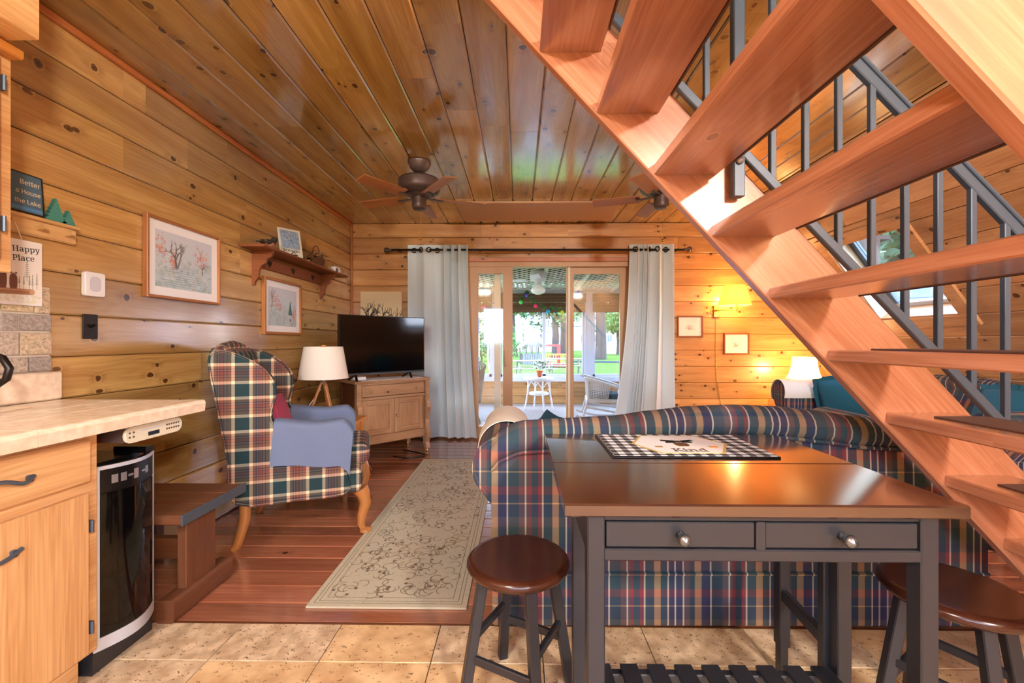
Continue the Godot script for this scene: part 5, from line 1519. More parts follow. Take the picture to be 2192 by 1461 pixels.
# ---------------------------------------------------------------- television corner
func build_tv_corner() -> void:
	# dresser: local x along the front (0 .. 0.78), front plane z = 0, body towards -z
	var dp := V(-1.528, 0, 3.99)
	var turn := atan2(0.683, 0.73)
	var d := thing("dresser", "antique oak washstand with one long drawer, two panel doors and scrolled posts", "dresser", dp, turn)
	var W := 0.78; var Dp := 0.44
	mk("top", boxd(-0.015, W + 0.015, 0.755, 0.78, -0.012, Dp, 0.004), M.oak, d)
	mk("carcass", boxd(0.03, W - 0.03, 0.16, 0.755, 0.03, Dp - 0.01), M.dark_oak, d)
	for x in [0.012, W - 0.03]:
		mk("side_panel", boxd(x, x + 0.018, 0.16, 0.755, 0.05, Dp - 0.01), M.dark_oak, d)
		for z in [0.05, Dp - 0.06]: mk("side_stile", boxd(x - 0.006, x + 0.02, 0.14, 0.755, z, z + 0.05), M.dark_oak, d)
	var dr := mk("drawer", boxd(0.055, W - 0.055, 0.625, 0.735, -0.004, 0.03, 0.004), M.oak, d)
	for x in [0.14, W - 0.14]: dknob(dr, x, 0.68)
	mk("rail", boxd(0.03, W - 0.03, 0.595, 0.620, 0.0, 0.03), M.oak, d)
	mk("rail", boxd(0.03, W - 0.03, 0.738, 0.755, 0.0, 0.03), M.oak, d)
	mk("bottom_rail", boxd(0.03, W - 0.03, 0.16, 0.245, 0.0, 0.03, 0.008), M.oak, d)
	for k in 2:
		var x0 := 0.055 + 0.337 * k; var x1 := x0 + 0.333
		var dn := Node3D.new(); dn.name = "door"; d.add_child(dn, true)
		mk("stile", boxd(x0, x0 + 0.05, 0.25, 0.592, 0.0, 0.022), M.oak, dn); mk("stile", boxd(x1 - 0.05, x1, 0.25, 0.592, 0.0, 0.022), M.oak, dn)
		mk("rail", boxd(x0 + 0.05, x1 - 0.05, 0.25, 0.305, 0.0, 0.022), M.oak, dn); mk("rail", boxd(x0 + 0.05, x1 - 0.05, 0.54, 0.592, 0.0, 0.022), M.oak, dn)
		mk("panel", boxd(x0 + 0.05, x1 - 0.05, 0.305, 0.54, 0.012, 0.02), M.oak, dn)
		if k == 1: dknob(dn, x0 + 0.025, 0.42)
	for x in [0.0, W - 0.045]:
		var o := [Vector2(-0.02, 0.755), Vector2(-0.02, 0.6), Vector2(-0.012, 0.575), Vector2(-0.035, 0.54), Vector2(-0.05, 0.47), Vector2(-0.035, 0.40), Vector2(-0.012, 0.34), Vector2(-0.02, 0.28), Vector2(-0.045, 0.22), Vector2(-0.045, 0.16), Vector2(-0.02, 0.10), Vector2(-0.04, 0.04), Vector2(0.0, 0.03), Vector2(0.03, 0.08), Vector2(0.035, 0.2), Vector2(0.035, 0.755)]
		var st := mb(); var pr := PackedVector2Array()
		for p in o: pr.append(Vector2(p.y, -p.x))
		prism(st, pr, 0.045, Transform3D(Basis(Vector3(1, 0, 0), Vector3(0, 1, 0), Vector3(0, 0, 1)), Vector3(x, 0, 0)), ruv())
		var po := mk("scroll_post", st, M.oak, d)
		var cs := mb(); lathe(cs, [Vector2(0, 0), Vector2(0.011, 0), Vector2(0.013, 0.012), Vector2(0.011, 0.025), Vector2(0.006, 0.035), Vector2(0, 0.035)], 10, Transform3D(Basis(), Vector3(x + 0.022, 0, 0.015))); mk("caster", cs, M.brass, po)
		var bl := mk("back_leg", boxd(x, x + 0.045, 0.03, 0.16, Dp - 0.06, Dp - 0.01), M.oak, d)
		var c2 := mb(); lathe(c2, [Vector2(0, 0), Vector2(0.011, 0), Vector2(0.013, 0.012), Vector2(0.011, 0.025), Vector2(0.006, 0.035), Vector2(0, 0.035)], 10, Transform3D(Basis(), Vector3(x + 0.022, 0, -Dp + 0.035))); mk("caster", c2, M.brass, bl)
	# runner cloth, cable box, television
	var rc := thing("dresser_scarf", "pale scalloped runner cloth on the washstand under the television", "cloth", dp, turn)
	var rs := mb(); grid(rs, 40, 10, func(u: float, v: float) -> Vector3: return Vector3(lerpf(0.05, 0.72, u), 0.783, lerpf(-0.30, 0.008, v) - (0.012 * absf(sin(u * 28.0)) if v > 0.95 else 0.0)), 0.003); mk("fabric", rs, M.white, rc)
	single_in("cable_box", boxd(0.02, 0.14, 0.785, 0.815, 0.10, 0.2, 0.004), M.white, "small white box on the washstand under the television", "box", dp, turn)
	var tp := V(-1.676, 0, 3.95)
	var tt := atan2(0.65, 0.656)
	var t := thing("television", "black flat screen television standing angled on the washstand", "television", tp, tt)
	var TW := 0.923
	mk("bezel", boxd(0.0, TW, 0.842, 1.415, 0.0, 0.03, 0.004), M.black, t)
	mk("screen", boxd(0.008, TW - 0.008, 0.86, 1.407, -0.0025, 0.001, 0.0), M.screen, t)
	mk("chin", boxd(0.0, TW, 0.836, 0.852, -0.004, 0.03, 0.003), M.iron, t)
	mk("housing", boxd(0.15, TW - 0.15, 0.87, 1.2, 0.03, 0.07, 0.02), M.black, t)
	for x in [0.17, TW - 0.17]:
		var f := mb(); bar(f, Vector3(x, 0.842, -0.015), Vector3(x - 0.03, 0.788, 0.075), 0.02, 0.014); bar(f, Vector3(x, 0.842, -0.015), Vector3(x - 0.03, 0.788, -0.105), 0.02, 0.014); mk("foot", f, M.black, t)
	# print of bare branches on the back wall
	var im := Image.create(240, 240, false, Image.FORMAT_RGB8); im.fill(Color(0.86, 0.77, 0.60))
	var rg := RandomNumberGenerator.new(); rg.seed = 3
	for e in [[40, 8.0, 6], [105, 6.0, 6], [175, 3.0, 5], [215, 4.0, 5], [75, 2.5, 4]]:
		branchy(im, Vector2(e[0], 239), PI / 2 + rg.randf_range(-0.08, 0.08), 75, e[1], Color(0.10, 0.07, 0.06), e[2] - 2, rg, 0.5)
	var br := thing("branch_print", "tan canvas with dark bare tree branches behind the television", "picture", V(-1.65, 1.50, DB - 0.001))
	pic(br, 0.50, 0.52, 0.02, 0.0, 0.0, tex_mat(im), mat(Color(0.86, 0.77, 0.60), 0.8), M.white, Transform3D(Basis(), Vector3(0, 0, 0)))
	# end table with a checked cloth and the tripod lamp
	var e := thing("end_table", "honey pine end table with turned legs behind the wing chair", "end table", V(-1.53, -0.025, 3.40))
	mk("top", boxd(-0.27, 0.255, 0.535, 0.56, -0.22, 0.19, 0.006), M.honey, e)
	for q in [[-0.22, -0.17], [0.205, -0.17], [-0.22, 0.145], [0.205, 0.145]]:
		var l := mb()
		lathe(l, [Vector2(0, 0.025), Vector2(0.016, 0.025), Vector2(0.022, 0.04), Vector2(0.014, 0.06), Vector2(0.02, 0.1), Vector2(0.026, 0.2), Vector2(0.016, 0.28), Vector2(0.026, 0.30), Vector2(0.018, 0.325), Vector2(0.028, 0.36), Vector2(0.018, 0.395), Vector2(0.026, 0.41), Vector2(0.026, 0.42), Vector2(0, 0.42)], 16, Transform3D(Basis(), Vector3(q[0], 0, -q[1])))
		bx(l, Vector3(q[0] - 0.025, 0.42, -q[1] - 0.025), Vector3(q[0] + 0.025, 0.535, -q[1] + 0.025)); mk("leg", l, M.honey, e)
	mk("apron", boxd(-0.2, 0.18, 0.445, 0.535, -0.19, -0.172), M.honey, e); mk("apron", boxd(-0.2, 0.18, 0.445, 0.535, 0.14, 0.158), M.honey, e)
	mk("apron", boxd(0.198, 0.215, 0.445, 0.535, -0.15, 0.125), M.honey, e); mk("apron", boxd(-0.232, -0.215, 0.445, 0.535, -0.15, 0.125), M.honey, e)
	single_in("checked_cloth", boxd(-0.24, 0.14, 0.5605, 0.5645, -0.20, 0.17, 0.001), M.check, "black and white checked cloth on the pine end table", "cloth", V(-1.53, -0.025, 3.40), 0.0)
	var cb := mb(); tube(cb, [V(-1.25, 0.012, 4.25), V(-1.12, 0.012, 4.18), V(-0.98, 0.012, 4.22), V(-0.95, 0.012, 4.32), V(-1.08, 0.012, 4.42), V(-1.22, 0.012, 4.5)], 0.007, 6)
	single("power_cable", cb, M.black, "black power cable lying on the floor under the washstand", "cable")

func single_in(called: String, st: SurfaceTool, m: Material, label: String, category: String, at: Vector3, turn: float) -> void:
	var o := single(called, st, m, label, category)
	o.position = at
	o.rotation.y = turn

func dknob(parent: Node3D, x: float, y: float) -> void:
	var k := mb(); lathe(k, [Vector2(0.0, 0.0), Vector2(0.012, 0.0), Vector2(0.008, 0.008), Vector2(0.015, 0.016), Vector2(0.016, 0.024), Vector2(0.010, 0.031), Vector2(0, 0.033)], 14, Transform3D(Basis(Vector3(1, 0, 0), Vector3(0, 0, 1), Vector3(0, -1, 0)), Vector3(x, y, 0.0))); mk("knob", k, M.oak, parent)

# framed picture in the local xy plane, looking to +z, centred
func pic(parent: Node3D, w: float, h: float, thick: float, fw: float, mw: float, art: Material, fm: Material, mm: Material, xf: Transform3D) -> void:
	var n := Node3D.new(); n.name = "frame" if fw > 0.0 else "canvas"; n.transform = xf; parent.add_child(n, true)
	if fw > 0.0:
		mk("frame_side", boxd(-w / 2, -w / 2 + fw, -h / 2, h / 2, -thick, 0.0), fm, n); mk("frame_side", boxd(w / 2 - fw, w / 2, -h / 2, h / 2, -thick, 0.0), fm, n)
		mk("frame_side", boxd(-w / 2 + fw, w / 2 - fw, -h / 2, -h / 2 + fw, -thick, 0.0), fm, n); mk("frame_side", boxd(-w / 2 + fw, w / 2 - fw, h / 2 - fw, h / 2, -thick, 0.0), fm, n)
		mk("mount", boxd(-w / 2 + fw, w / 2 - fw, -h / 2 + fw, h / 2 - fw, -thick * 0.45, 0.0, 0.0), mm, n)
	else:
		mk("mount", boxd(-w / 2, w / 2, -h / 2, h / 2, -thick, 0.0, 0.002), fm, n)
	var a := w / 2 - fw - mw; var b := h / 2 - fw - mw
	var z := (thick * 0.45 if fw > 0.0 else thick) + 0.0008
	var st := mb(); quad(st, Vector3(-a, -b, z), Vector3(a, -b, z), Vector3(a, b, z), Vector3(-a, b, z), Vector3(0, 0, 1), Vector2(0, 1), Vector2(1, 1), Vector2(1, 0), Vector2(0, 0)); mk("print", st, art, n)

func wall_xf(y: float, d: float) -> Transform3D:    # on the left wall, looking to +X
	return Transform3D(Basis(Vector3(0, 0, -1), Vector3(0, 1, 0), Vector3(1, 0, 0)), V(XL, y, d))

func watercolor(w: int, h: int, sd: int, tall: bool) -> Image:
	var im := Image.create(w, h, false, Image.FORMAT_RGB8)
	var rg := RandomNumberGenerator.new(); rg.seed = sd
	for y in h:
		for x in w:
			im.set_pixel(x, y, Color(0.80, 0.82, 0.86).lerp(Color(0.70, 0.78, 0.80), float(y) / h))
	for k in 260:
		var y := rg.randf_range(0.45, 1.0) * h
		dab(im, rg.randf() * w, y, rg.randf_range(3, 10), [Color(0.55, 0.64, 0.66), Color(0.78, 0.76, 0.70), Color(0.66, 0.72, 0.70), Color(0.85, 0.86, 0.87), Color(0.58, 0.60, 0.55)][k % 5], 0.4)
	for e in ([[0.06, 0.3, 0.16], [0.80, 0.33, 0.16], [0.30, 0.5, 0.07]] if not tall else [[0.15, 0.3, 0.2], [0.35, 0.42, 0.14], [0.9, 0.62, 0.12]]):
		for k in 90:
			dab(im, (e[0] + rg.randfn(0, e[2] * 0.45)) * w, (e[1] + rg.randfn(0, 0.10)) * h, rg.randf_range(2, 5), [Color(0.80, 0.42, 0.36), Color(0.86, 0.58, 0.42), Color(0.74, 0.48, 0.50)][k % 3], 0.45)
	if not tall:
		branchy(im, Vector2(0.34 * w, 0.62 * h), PI / 2 + 0.15, 0.22 * h, 5.0, Color(0.42, 0.40, 0.40), 3, rg, 0.5)
		branchy(im, Vector2(0.36 * w, 0.62 * h), PI / 2 - 0.3, 0.25 * h, 4.0, Color(0.50, 0.48, 0.48), 3, rg, 0.5)
		branchy(im, Vector2(0.81 * w, 0.66 * h), PI / 2, 0.15 * h, 2.0, Color(0.45, 0.30, 0.30), 3, rg, 0.5)
		for k in 9: stroke(im, Vector2(rg.randf() * 0.4 * w, (0.62 + 0.04 * k) * h), Vector2((0.6 + rg.randf() * 0.4) * w, (0.60 + 0.045 * k) * h), 1.5, 0.8, Color(0.52, 0.60, 0.64), 0.45)
	else:
		branchy(im, Vector2(0.12 * w, 0.5 * h), PI / 2, 0.2 * h, 3.0, Color(0.40, 0.34, 0.36), 3, rg, 0.5)
		for k in 60:
			var t := k / 60.0
			stroke(im, Vector2((0.76 - 0.07 * t) * w, (0.30 + 0.38 * t) * h), Vector2((0.76 + 0.07 * t) * w, (0.31 + 0.38 * t) * h), 1.6, 1.6, Color(0.26, 0.45, 0.45), 0.7)
		im.fill_rect(Rect2i(int(0.70 * w), int(0.76 * h), int(0.14 * w), int(0.10 * h)), Color(0.75, 0.75, 0.80))
		im.fill_rect(Rect2i(int(0.75 * w), int(0.79 * h), int(0.05 * w), int(0.07 * h)), Color(0.35, 0.35, 0.42))
	return im

func build_wall_things() -> void:
	var p1 := thing("landscape_picture", "large framed watercolour of birch trees and red autumn trees above the switch", "picture")
	pic(p1, 0.565, 0.45, 0.03, 0.016, 0.05, tex_mat(watercolor(256, 200, 4, false), 0.25), M.frame, M.white, wall_xf(1.627, 2.54))
	var p2 := thing("garden_picture", "framed watercolour of a garden with a tall cypress under the wall shelf", "picture")
	pic(p2, 0.575, 0.46, 0.03, 0.022, 0.05, tex_mat(watercolor(256, 200, 9, true), 0.25), M.frame, M.white, wall_xf(1.448, 3.605))
	# shelf with heart cut-outs
	var s := thing("wall_shelf", "dark wooden wall shelf with scrolled brackets and three heart cut outs", "shelf")
	mk("board", boxd(XL, XL + 0.19, 1.845, 1.865, 3.04, 4.56, 0.005), M.shelf, s)
	for d in [3.20, 4.30]:
		var o := PackedVector2Array([Vector2(1.845, 0.0), Vector2(1.845, 0.165), Vector2(1.80, 0.145), Vector2(1.785, 0.11), Vector2(1.755, 0.105), Vector2(1.735, 0.07), Vector2(1.70, 0.055), Vector2(1.65, 0.05), Vector2(1.61, 0.02), Vector2(1.59, 0.02), Vector2(1.585, 0.0)])
		var b := mb(); prism(b, o, 0.022, Transform3D(Basis(Vector3(0, 0, -1), Vector3(0, 1, 0), Vector3(1, 0, 0)), V(XL, 0, d)), ruv()); mk("bracket", b, M.shelf, s)
	mk("back_rail", boxd(XL, XL + 0.018, 1.735, 1.83, 3.222, 4.30), M.shelf, s)
	for d in [3.40, 3.76, 4.12]:
		var hp := PackedVector2Array()
		for k in 24:
			var a := TAU * k / 24
			hp.append(Vector2((13 * cos(a) - 5 * cos(2 * a) - 2 * cos(3 * a) - cos(4 * a)) * 0.0021 + 1.783, 16 * pow(sin(a), 3.0) * 0.0020))
		var h := mb(); prism(h, hp, 0.001, Transform3D(Basis(Vector3(1, 0, 0), Vector3(0, 1, 0), Vector3(0, 0, -1)), V(XL + 0.0178, 0, d))); mk("heart_cutout", h, M.backing, s)
	# ornaments on the shelf
	var SY := 1.865
	var bd := thing("bird_figurine", "small carved bird with dark wings and a pale breast on the shelf", "figurine", V(XL + 0.10, SY, 3.27))
	var b1 := mb(); grid(b1, 16, 12, func(u: float, v: float) -> Vector3:
		var r := 0.034 * pow(sin(PI * clampf(u, 0.02, 1.0)), 0.6) * (1.0 if u > 0.3 else 0.35 + 2.1 * u)
		return Vector3(cos(v * TAU) * r, 0.042 + sin(v * TAU) * r + 0.035 * pow(u, 3.0), 0.085 - 0.15 * u))
	mk("body", b1, mat(Color(0.72, 0.50, 0.38), 0.7), bd)
	var b2 := mb(); lathe(b2, [Vector2(0, -0.024), Vector2(0.018, -0.016), Vector2(0.025, 0), Vector2(0.018, 0.017), Vector2(0, 0.024)], 14, Transform3D(Basis(), Vector3(0, 0.088, -0.05))); bar(b2, Vector3(0, 0.087, -0.07), Vector3(0, 0.083, -0.092), 0.006, 0.006); mk("head", b2, mat(Color(0.22, 0.20, 0.17), 0.7), bd)
	var b3 := mb(); bar(b3, Vector3(0, 0.05, 0.04), Vector3(0, 0.035, 0.16), 0.03, 0.01)
	for sg in [-1.0, 1.0]: bar(b3, Vector3(sg * 0.028, 0.065, -0.02), Vector3(sg * 0.022, 0.05, 0.08), 0.012, 0.035)
	mk("wings", b3, mat(Color(0.20, 0.18, 0.15), 0.8), bd)
	mk("stand", boxd(-0.03, 0.03, 0.0, 0.012, -0.05, 0.05), M.shelf, bd)
	# tile on an easel
	var ti := thing("picture_tile", "white edged blue tile with dark writing marks leaning on the shelf", "tile", V(XL + 0.075, SY + 0.012, 3.60))
	var im := Image.create(96, 128, false, Image.FORMAT_RGB8); im.fill(Color(0.92, 0.92, 0.86))
	var rg := RandomNumberGenerator.new(); rg.seed = 8
	im.fill_rect(Rect2i(8, 8, 80, 84), Color(0.62, 0.72, 0.84))
	for k in 140: dab(im, rg.randf_range(10, 86), rg.randf_range(10, 90), rg.randf_range(2, 4), [Color(0.30, 0.42, 0.58), Color(0.78, 0.84, 0.90), Color(0.42, 0.55, 0.62)][k % 3], 0.5)
	for k in 11: stroke(im, Vector2(14 + 6.5 * k, 96), Vector2(15 + 6.5 * k + rg.randf_range(-2, 2), 106), 1.3, 1.3, Color(0.1, 0.1, 0.12))
	pic(ti, 0.19, 0.25, 0.008, 0.0, 0.001, tex_mat(im, 0.3), M.white, M.white, Transform3D(Basis(Vector3(0, 1, 0), 0.95) * Basis(Vector3(1, 0, 0), -0.25), Vector3(0, 0.12, 0)))
	var es := thing("wire_easel", "small dark wire easel with scrolls holding the blue tile", "easel", V(XL + 0.09, SY, 3.60))
	var ew := mb()
	for sg in [-1.0, 1.0]:
		tube(ew, [Vector3(0.0, 0.005, sg * 0.06), Vector3(0.035, 0.02, sg * 0.07), Vector3(0.055, 0.045, sg * 0.07), Vector3(0.065, 0.03, sg * 0.06)], 0.004, 6)
		tube(ew, [Vector3(0.0, 0.005, sg * 0.06), Vector3(-0.04, 0.005, 0), Vector3(-0.06, 0.10, 0)], 0.004, 6)
	tube(ew, [Vector3(0.03, 0.015, -0.07), Vector3(0.045, 0.03, 0), Vector3(0.03, 0.015, 0.07)], 0.004, 6); mk("wire", ew, M.dark_bronze, es)
	# basket of dried things with a tall handle
	var bk := thing("twig_basket", "small twig basket with a round handle and dried flowers on the shelf", "basket", V(XL + 0.10, SY, 4.02))
	var bw := mb()
	for k in 8:
		var pts := []
		for j in 17: pts.append(Vector3(cos(TAU * j / 16) * (0.05 + 0.003 * k), 0.008 + 0.009 * k, sin(TAU * j / 16) * (0.07 + 0.004 * k)))
		tube(bw, pts, 0.006, 5)
	mk("bowl", bw, M.bench, bk)
	var bh := mb(); var hp2 := []
	for j in 15: hp2.append(Vector3(0, 0.06 + 0.14 * sin(PI * j / 14), cos(PI * j / 14) * 0.09))
	tube(bh, hp2, 0.005, 6); mk("handle", bh, M.dark_oak, bk)
	var bf := mb()
	for k in 160: leaf(bf, Vector3(rng.randfn(0, 0.03), 0.08 + rng.randf() * 0.06, rng.randfn(0, 0.05) - 0.03), 0.02)
	mk("dried_flowers", bf, mat(Color(0.62, 0.48, 0.34), 0.9), bk)
	for e in [[3.80, 0.022, "small tan shell ornament beside the wire easel on the shelf"], [3.87, 0.017, "tiny tan shell ornament next to the twig basket handle"], [4.20, 0.026, "larger tan shell ornament between the basket and the white ornament"]]:
		var pb := mb(); lathe(pb, [Vector2(0, 0), Vector2(e[1] * 0.8, 0.003), Vector2(e[1], e[1] * 0.6), Vector2(e[1] * 0.7, e[1] * 1.2), Vector2(0, e[1] * 1.4)], 14, Transform3D(Basis(), V(XL + 0.13, SY, e[0])))
		single("shell_ornament", pb, mat(Color(0.78, 0.62, 0.48), 0.6), e[2], "ornament", "shell ornaments on the shelf")
	var mg := thing("white_mug_ornament", "white rounded ornament with a dark mark at the end of the shelf", "ornament", V(XL + 0.11, SY, 4.42))
	var m1 := mb(); soft(m1, rrect(-0.07, 0.07, 0.0, 0.075, 0.03), -0.03, 0.03, 0.015, Transform3D(Basis(Vector3(0, 0, -1), Vector3(0, 1, 0), Vector3(1, 0, 0)), Vector3.ZERO)); mk("body", m1, M.white, mg)
	mk("mark", boxd(0.0302, 0.031, 0.012, 0.05, -0.055, -0.01, 0.0), M.iron, mg)
	# thermostat, switch
	var th := thing("wall_control", "white plastic wall control box above the black light switch", "wall control")
	var t1 := mb(); soft(t1, rrect(1.937, 2.035, 1.372, 1.486, 0.012), 0.0, 0.022, 0.005, Transform3D(Basis(Vector3(0, 0, -1), Vector3(0, 1, 0), Vector3(1, 0, 0)), V(XL, 0, 0))); mk("case", t1, M.white, th)
	var t2 := mb(); soft(t2, rrect(1.955, 2.01, 1.395, 1.465, 0.02), 0.0, 0.003, 0.001, Transform3D(Basis(Vector3(0, 0, -1), Vector3(0, 1, 0), Vector3(1, 0, 0)), V(XL + 0.0215, 0, 0))); mk("rocker", t2, M.white_paint, th)
	var sw := thing("light_switch", "dark bronze toggle light switch plate on the plank wall", "light switch")
	var s1 := mb(); soft(s1, rrect(1.942, 2.012, 1.172, 1.288, 0.006), 0.0, 0.007, 0.003, Transform3D(Basis(Vector3(0, 0, -1), Vector3(0, 1, 0), Vector3(1, 0, 0)), V(XL, 0, 0))); mk("plate", s1, M.dark_bronze, sw)
	var s2 := mb(); bar(s2, V(XL + 0.005, 1.228, 1.977), V(XL + 0.026, 1.238, 1.977), 0.009, 0.011); mk("toggle", s2, M.black, sw)
	for y in [1.20, 1.26]:
		var sc := mb(); lathe(sc, [Vector2(0.004, 0), Vector2(0.003, 0.0015), Vector2(0, 0.002)], 8, Transform3D(Basis(Vector3(0, 1, 0), Vector3(1, 0, 0), Vector3(0, 0, -1)), V(XL + 0.007, y, 1.977))); mk("screw", sc, M.black, sw)
	# peg rack, lake sign, trees, bear plaque
	var rk := thing("peg_rack", "pale wooden peg rack under the slate blue sign", "peg rack")
	mk("board", boxd(XL, XL + 0.022, 1.595, 1.672, 1.30, 1.895, 0.006), M.pale_pine, rk)
	mk("ledge", boxd(XL, XL + 0.04, 1.660, 1.675, 1.30, 1.895, 0.004), M.pale_pine, rk)
	for d in [1.46, 1.63, 1.74, 1.85]:
		var p := mb(); tube(p, [V(XL + 0.02, 1.628, d), V(XL + 0.06, 1.635, d)], 0.007, 8, 0.010); mk("peg", p, M.pale_pine, rk)
	var sg := thing("lake_sign", "slate blue wooden sign with pale hand lettering and a black edge", "sign")
	var sx := Transform3D(Basis(Vector3(0, 0, -1), Vector3(0, 1, 0), Vector3(1, 0, 0)) * Basis(Vector3(1, 0, 0), -0.06), V(XL + 0.02, 1.755, 1.640))
	var sn := Node3D.new(); sn.name = "panel"; sn.transform = sx; sg.add_child(sn)
	mk("edge", boxd(-0.115, 0.115, -0.08, 0.085, -0.012, 0.0), M.black, sn)
	mk("face", boxd(-0.108, 0.108, -0.073, 0.078, -0.0135, -0.011, 0.0), mat(Color(0.31, 0.42, 0.50), 0.6), sn)
	mk("stripe", boxd(-0.108, 0.108, -0.068, -0.055, -0.0140, -0.0130, 0.0), mat(Color(0.30, 0.52, 0.72), 0.6), sn)
	var pale := mat(Color(0.87, 0.82, 0.70), 0.7)
	for e in [["Better", 0.066, 0.045], ["a House", 0.058, 0.006], ["the Lake", 0.055, -0.033]]:
		text(e[0], 0.027 if e[0] == "Better" else 0.0245, pale, sn, Transform3D(Basis(), Vector3(e[1], e[2], 0.0143)), "Droid Sans", false)
	var tr := thing("pine_tree_cutout", "two teal wooden pine trees standing on the peg rack", "ornament", V(XL + 0.02, 1.675, 1.82))
	for e in [[-0.02, 0.098, 0.052], [0.032, 0.062, 0.036]]:
		var o := PackedVector2Array()
		var n := 6
		for k in n:
			o.append(Vector2(e[1] * k / n, e[2] * (1.0 - float(k) / n) * 0.62)); o.append(Vector2(e[1] * (k + 0.25) / n, e[2] * (1.0 - (k + 0.2) / n) * 0.86))
		o.append(Vector2(e[1], 0.0))
		for k in range(n - 1, -1, -1):
			o.append(Vector2(e[1] * (k + 0.25) / n, -e[2] * (1.0 - (k + 0.2) / n) * 0.86)); o.append(Vector2(e[1] * k / n, -e[2] * (1.0 - float(k) / n) * 0.62))
		var st := mb(); prism(st, o, 0.018, Transform3D(Basis(Vector3(1, 0, 0), Vector3(0, 1, 0), Vector3(0, 0, 1)), Vector3(0, 0, -e[0]))); mk("tree", st, mat(Color(0.26, 0.54, 0.49), 0.7), tr)
	var bp := thing("bear_plaque", "white plaque with two brown bears sitting on a log, hung by a string", "plaque")
	var bi := Image.create(200, 230, false, Image.FORMAT_RGB8); bi.fill(Color(0.95, 0.94, 0.91))
	var r2 := RandomNumberGenerator.new(); r2.seed = 2
	for k in 60: dab(bi, r2.randf_range(5, 195), r2.randf_range(195, 222), r2.randf_range(3, 8), Color(0.80, 0.82, 0.62), 0.35)
	for k in 40: dab(bi, r2.randf_range(5, 80), r2.randf_range(120, 160), r2.randf_range(5, 9), Color(0.72, 0.80, 0.62), 0.3)
	for e in [[150, 62, 60, 9.0], [168, 118, 34, 4.0], [158, 122, 30, 4.0], [140, 128, 24, 3.0], [126, 130, 20, 3.0], [182, 112, 36, 4.0], [40, 118, 34, 5.0], [24, 124, 28, 4.0]]:
		stroke(bi, Vector2(e[0], e[1]), Vector2(e[0], e[1] + e[2] + 22), 0.9, 0.9, Color(0.30, 0.33, 0.28))
		for k in 9: stroke(bi, Vector2(e[0] - e[3] * (k + 1) / 9.0, e[1] + e[2] * (k + 1) / 8.0), Vector2(e[0] + e[3] * (k + 1) / 9.0, e[1] + e[2] * (k + 0.7) / 8.0), 0.8, 0.8, Color(0.33, 0.36, 0.30), 0.8)
	for e in [[72, 150, 17, 26], [108, 154, 13, 21]]:
		for k in 18: dab(bi, e[0], e[1] - e[3] + 2.0 * e[3] * k / 17.0, e[2] * (0.65 + 0.35 * sin(PI * (0.25 + 0.6 * k / 17.0))), Color(0.44, 0.27, 0.20), 0.9)
		dab(bi, e[0], e[1] - e[3] - 6, e[2] * 0.62, Color(0.44, 0.27, 0.20)); dab(bi, e[0] - 8, e[1] - e[3] - 14, 4, Color(0.40, 0.24, 0.18)); dab(bi, e[0] + 8, e[1] - e[3] - 14, 4, Color(0.40, 0.24, 0.18))
	stroke(bi, Vector2(12, 188), Vector2(165, 182), 12, 11, Color(0.62, 0.44, 0.32)); stroke(bi, Vector2(12, 182), Vector2(160, 177), 2, 2, Color(0.78, 0.62, 0.46), 0.7); dab(bi, 166, 182, 10, Color(0.80, 0.64, 0.48))
	var bx2 := wall_xf(1.437, 1.642)
	bx2.origin.x += 0.02
	pic(bp, 0.225, 0.262, 0.008, 0.0, 0.002, tex_mat(bi, 0.6), M.white, M.white, bx2)
	var bl := mat(Color(0.22, 0.22, 0.24), 0.8)
	for e in [["Happy", 0.052, 0.095], ["Place", 0.043, 0.058]]:
		text(e[0], 0.031, bl, bp, bx2 * Transform3D(Basis(Vector3(0, 0, 1), 0.08), Vector3(e[1], e[2], 0.0095)))
	var bs := mb(); tube(bs, [V(XL + 0.03, 1.565, 1.68), V(XL + 0.055, 1.64, 1.63)], 0.0018, 5); tube(bs, [V(XL + 0.03, 1.565, 1.57), V(XL + 0.055, 1.64, 1.63)], 0.0018, 5); mk("string", bs, M.linen, bp)
	# two small prints on the back wall
	for e in [[2.043, 1.338, "small framed botanical print between the curtain and the lit wall lamp", 21], [2.59, 1.133, "small framed botanical print below the lit wall lamp", 22]]:
		var q := thing("small_print", e[2], "picture", V(e[0], e[1], DB), 0.0, "small prints on the back wall")
		var ii := Image.create(120, 100, false, Image.FORMAT_RGB8); ii.fill(Color(0.91, 0.88, 0.82))
		var r3 := RandomNumberGenerator.new(); r3.seed = e[3]
		for k in 7: branchy(ii, Vector2(60 + r3.randfn(0, 8), 66), PI / 2 + r3.randf_range(-1.2, 1.2), 16, 1.0, Color(0.45, 0.42, 0.36), 2, r3, 0.7)
		for k in 50: dab(ii, 60 + r3.randfn(0, 17), 68 + r3.randfn(0, 5), 2.0, Color(0.52, 0.50, 0.44), 0.5)
		pic(q, 0.305, 0.258, 0.022, 0.018, 0.02, tex_mat(ii, 0.4), M.shelf, M.linen, Transform3D())

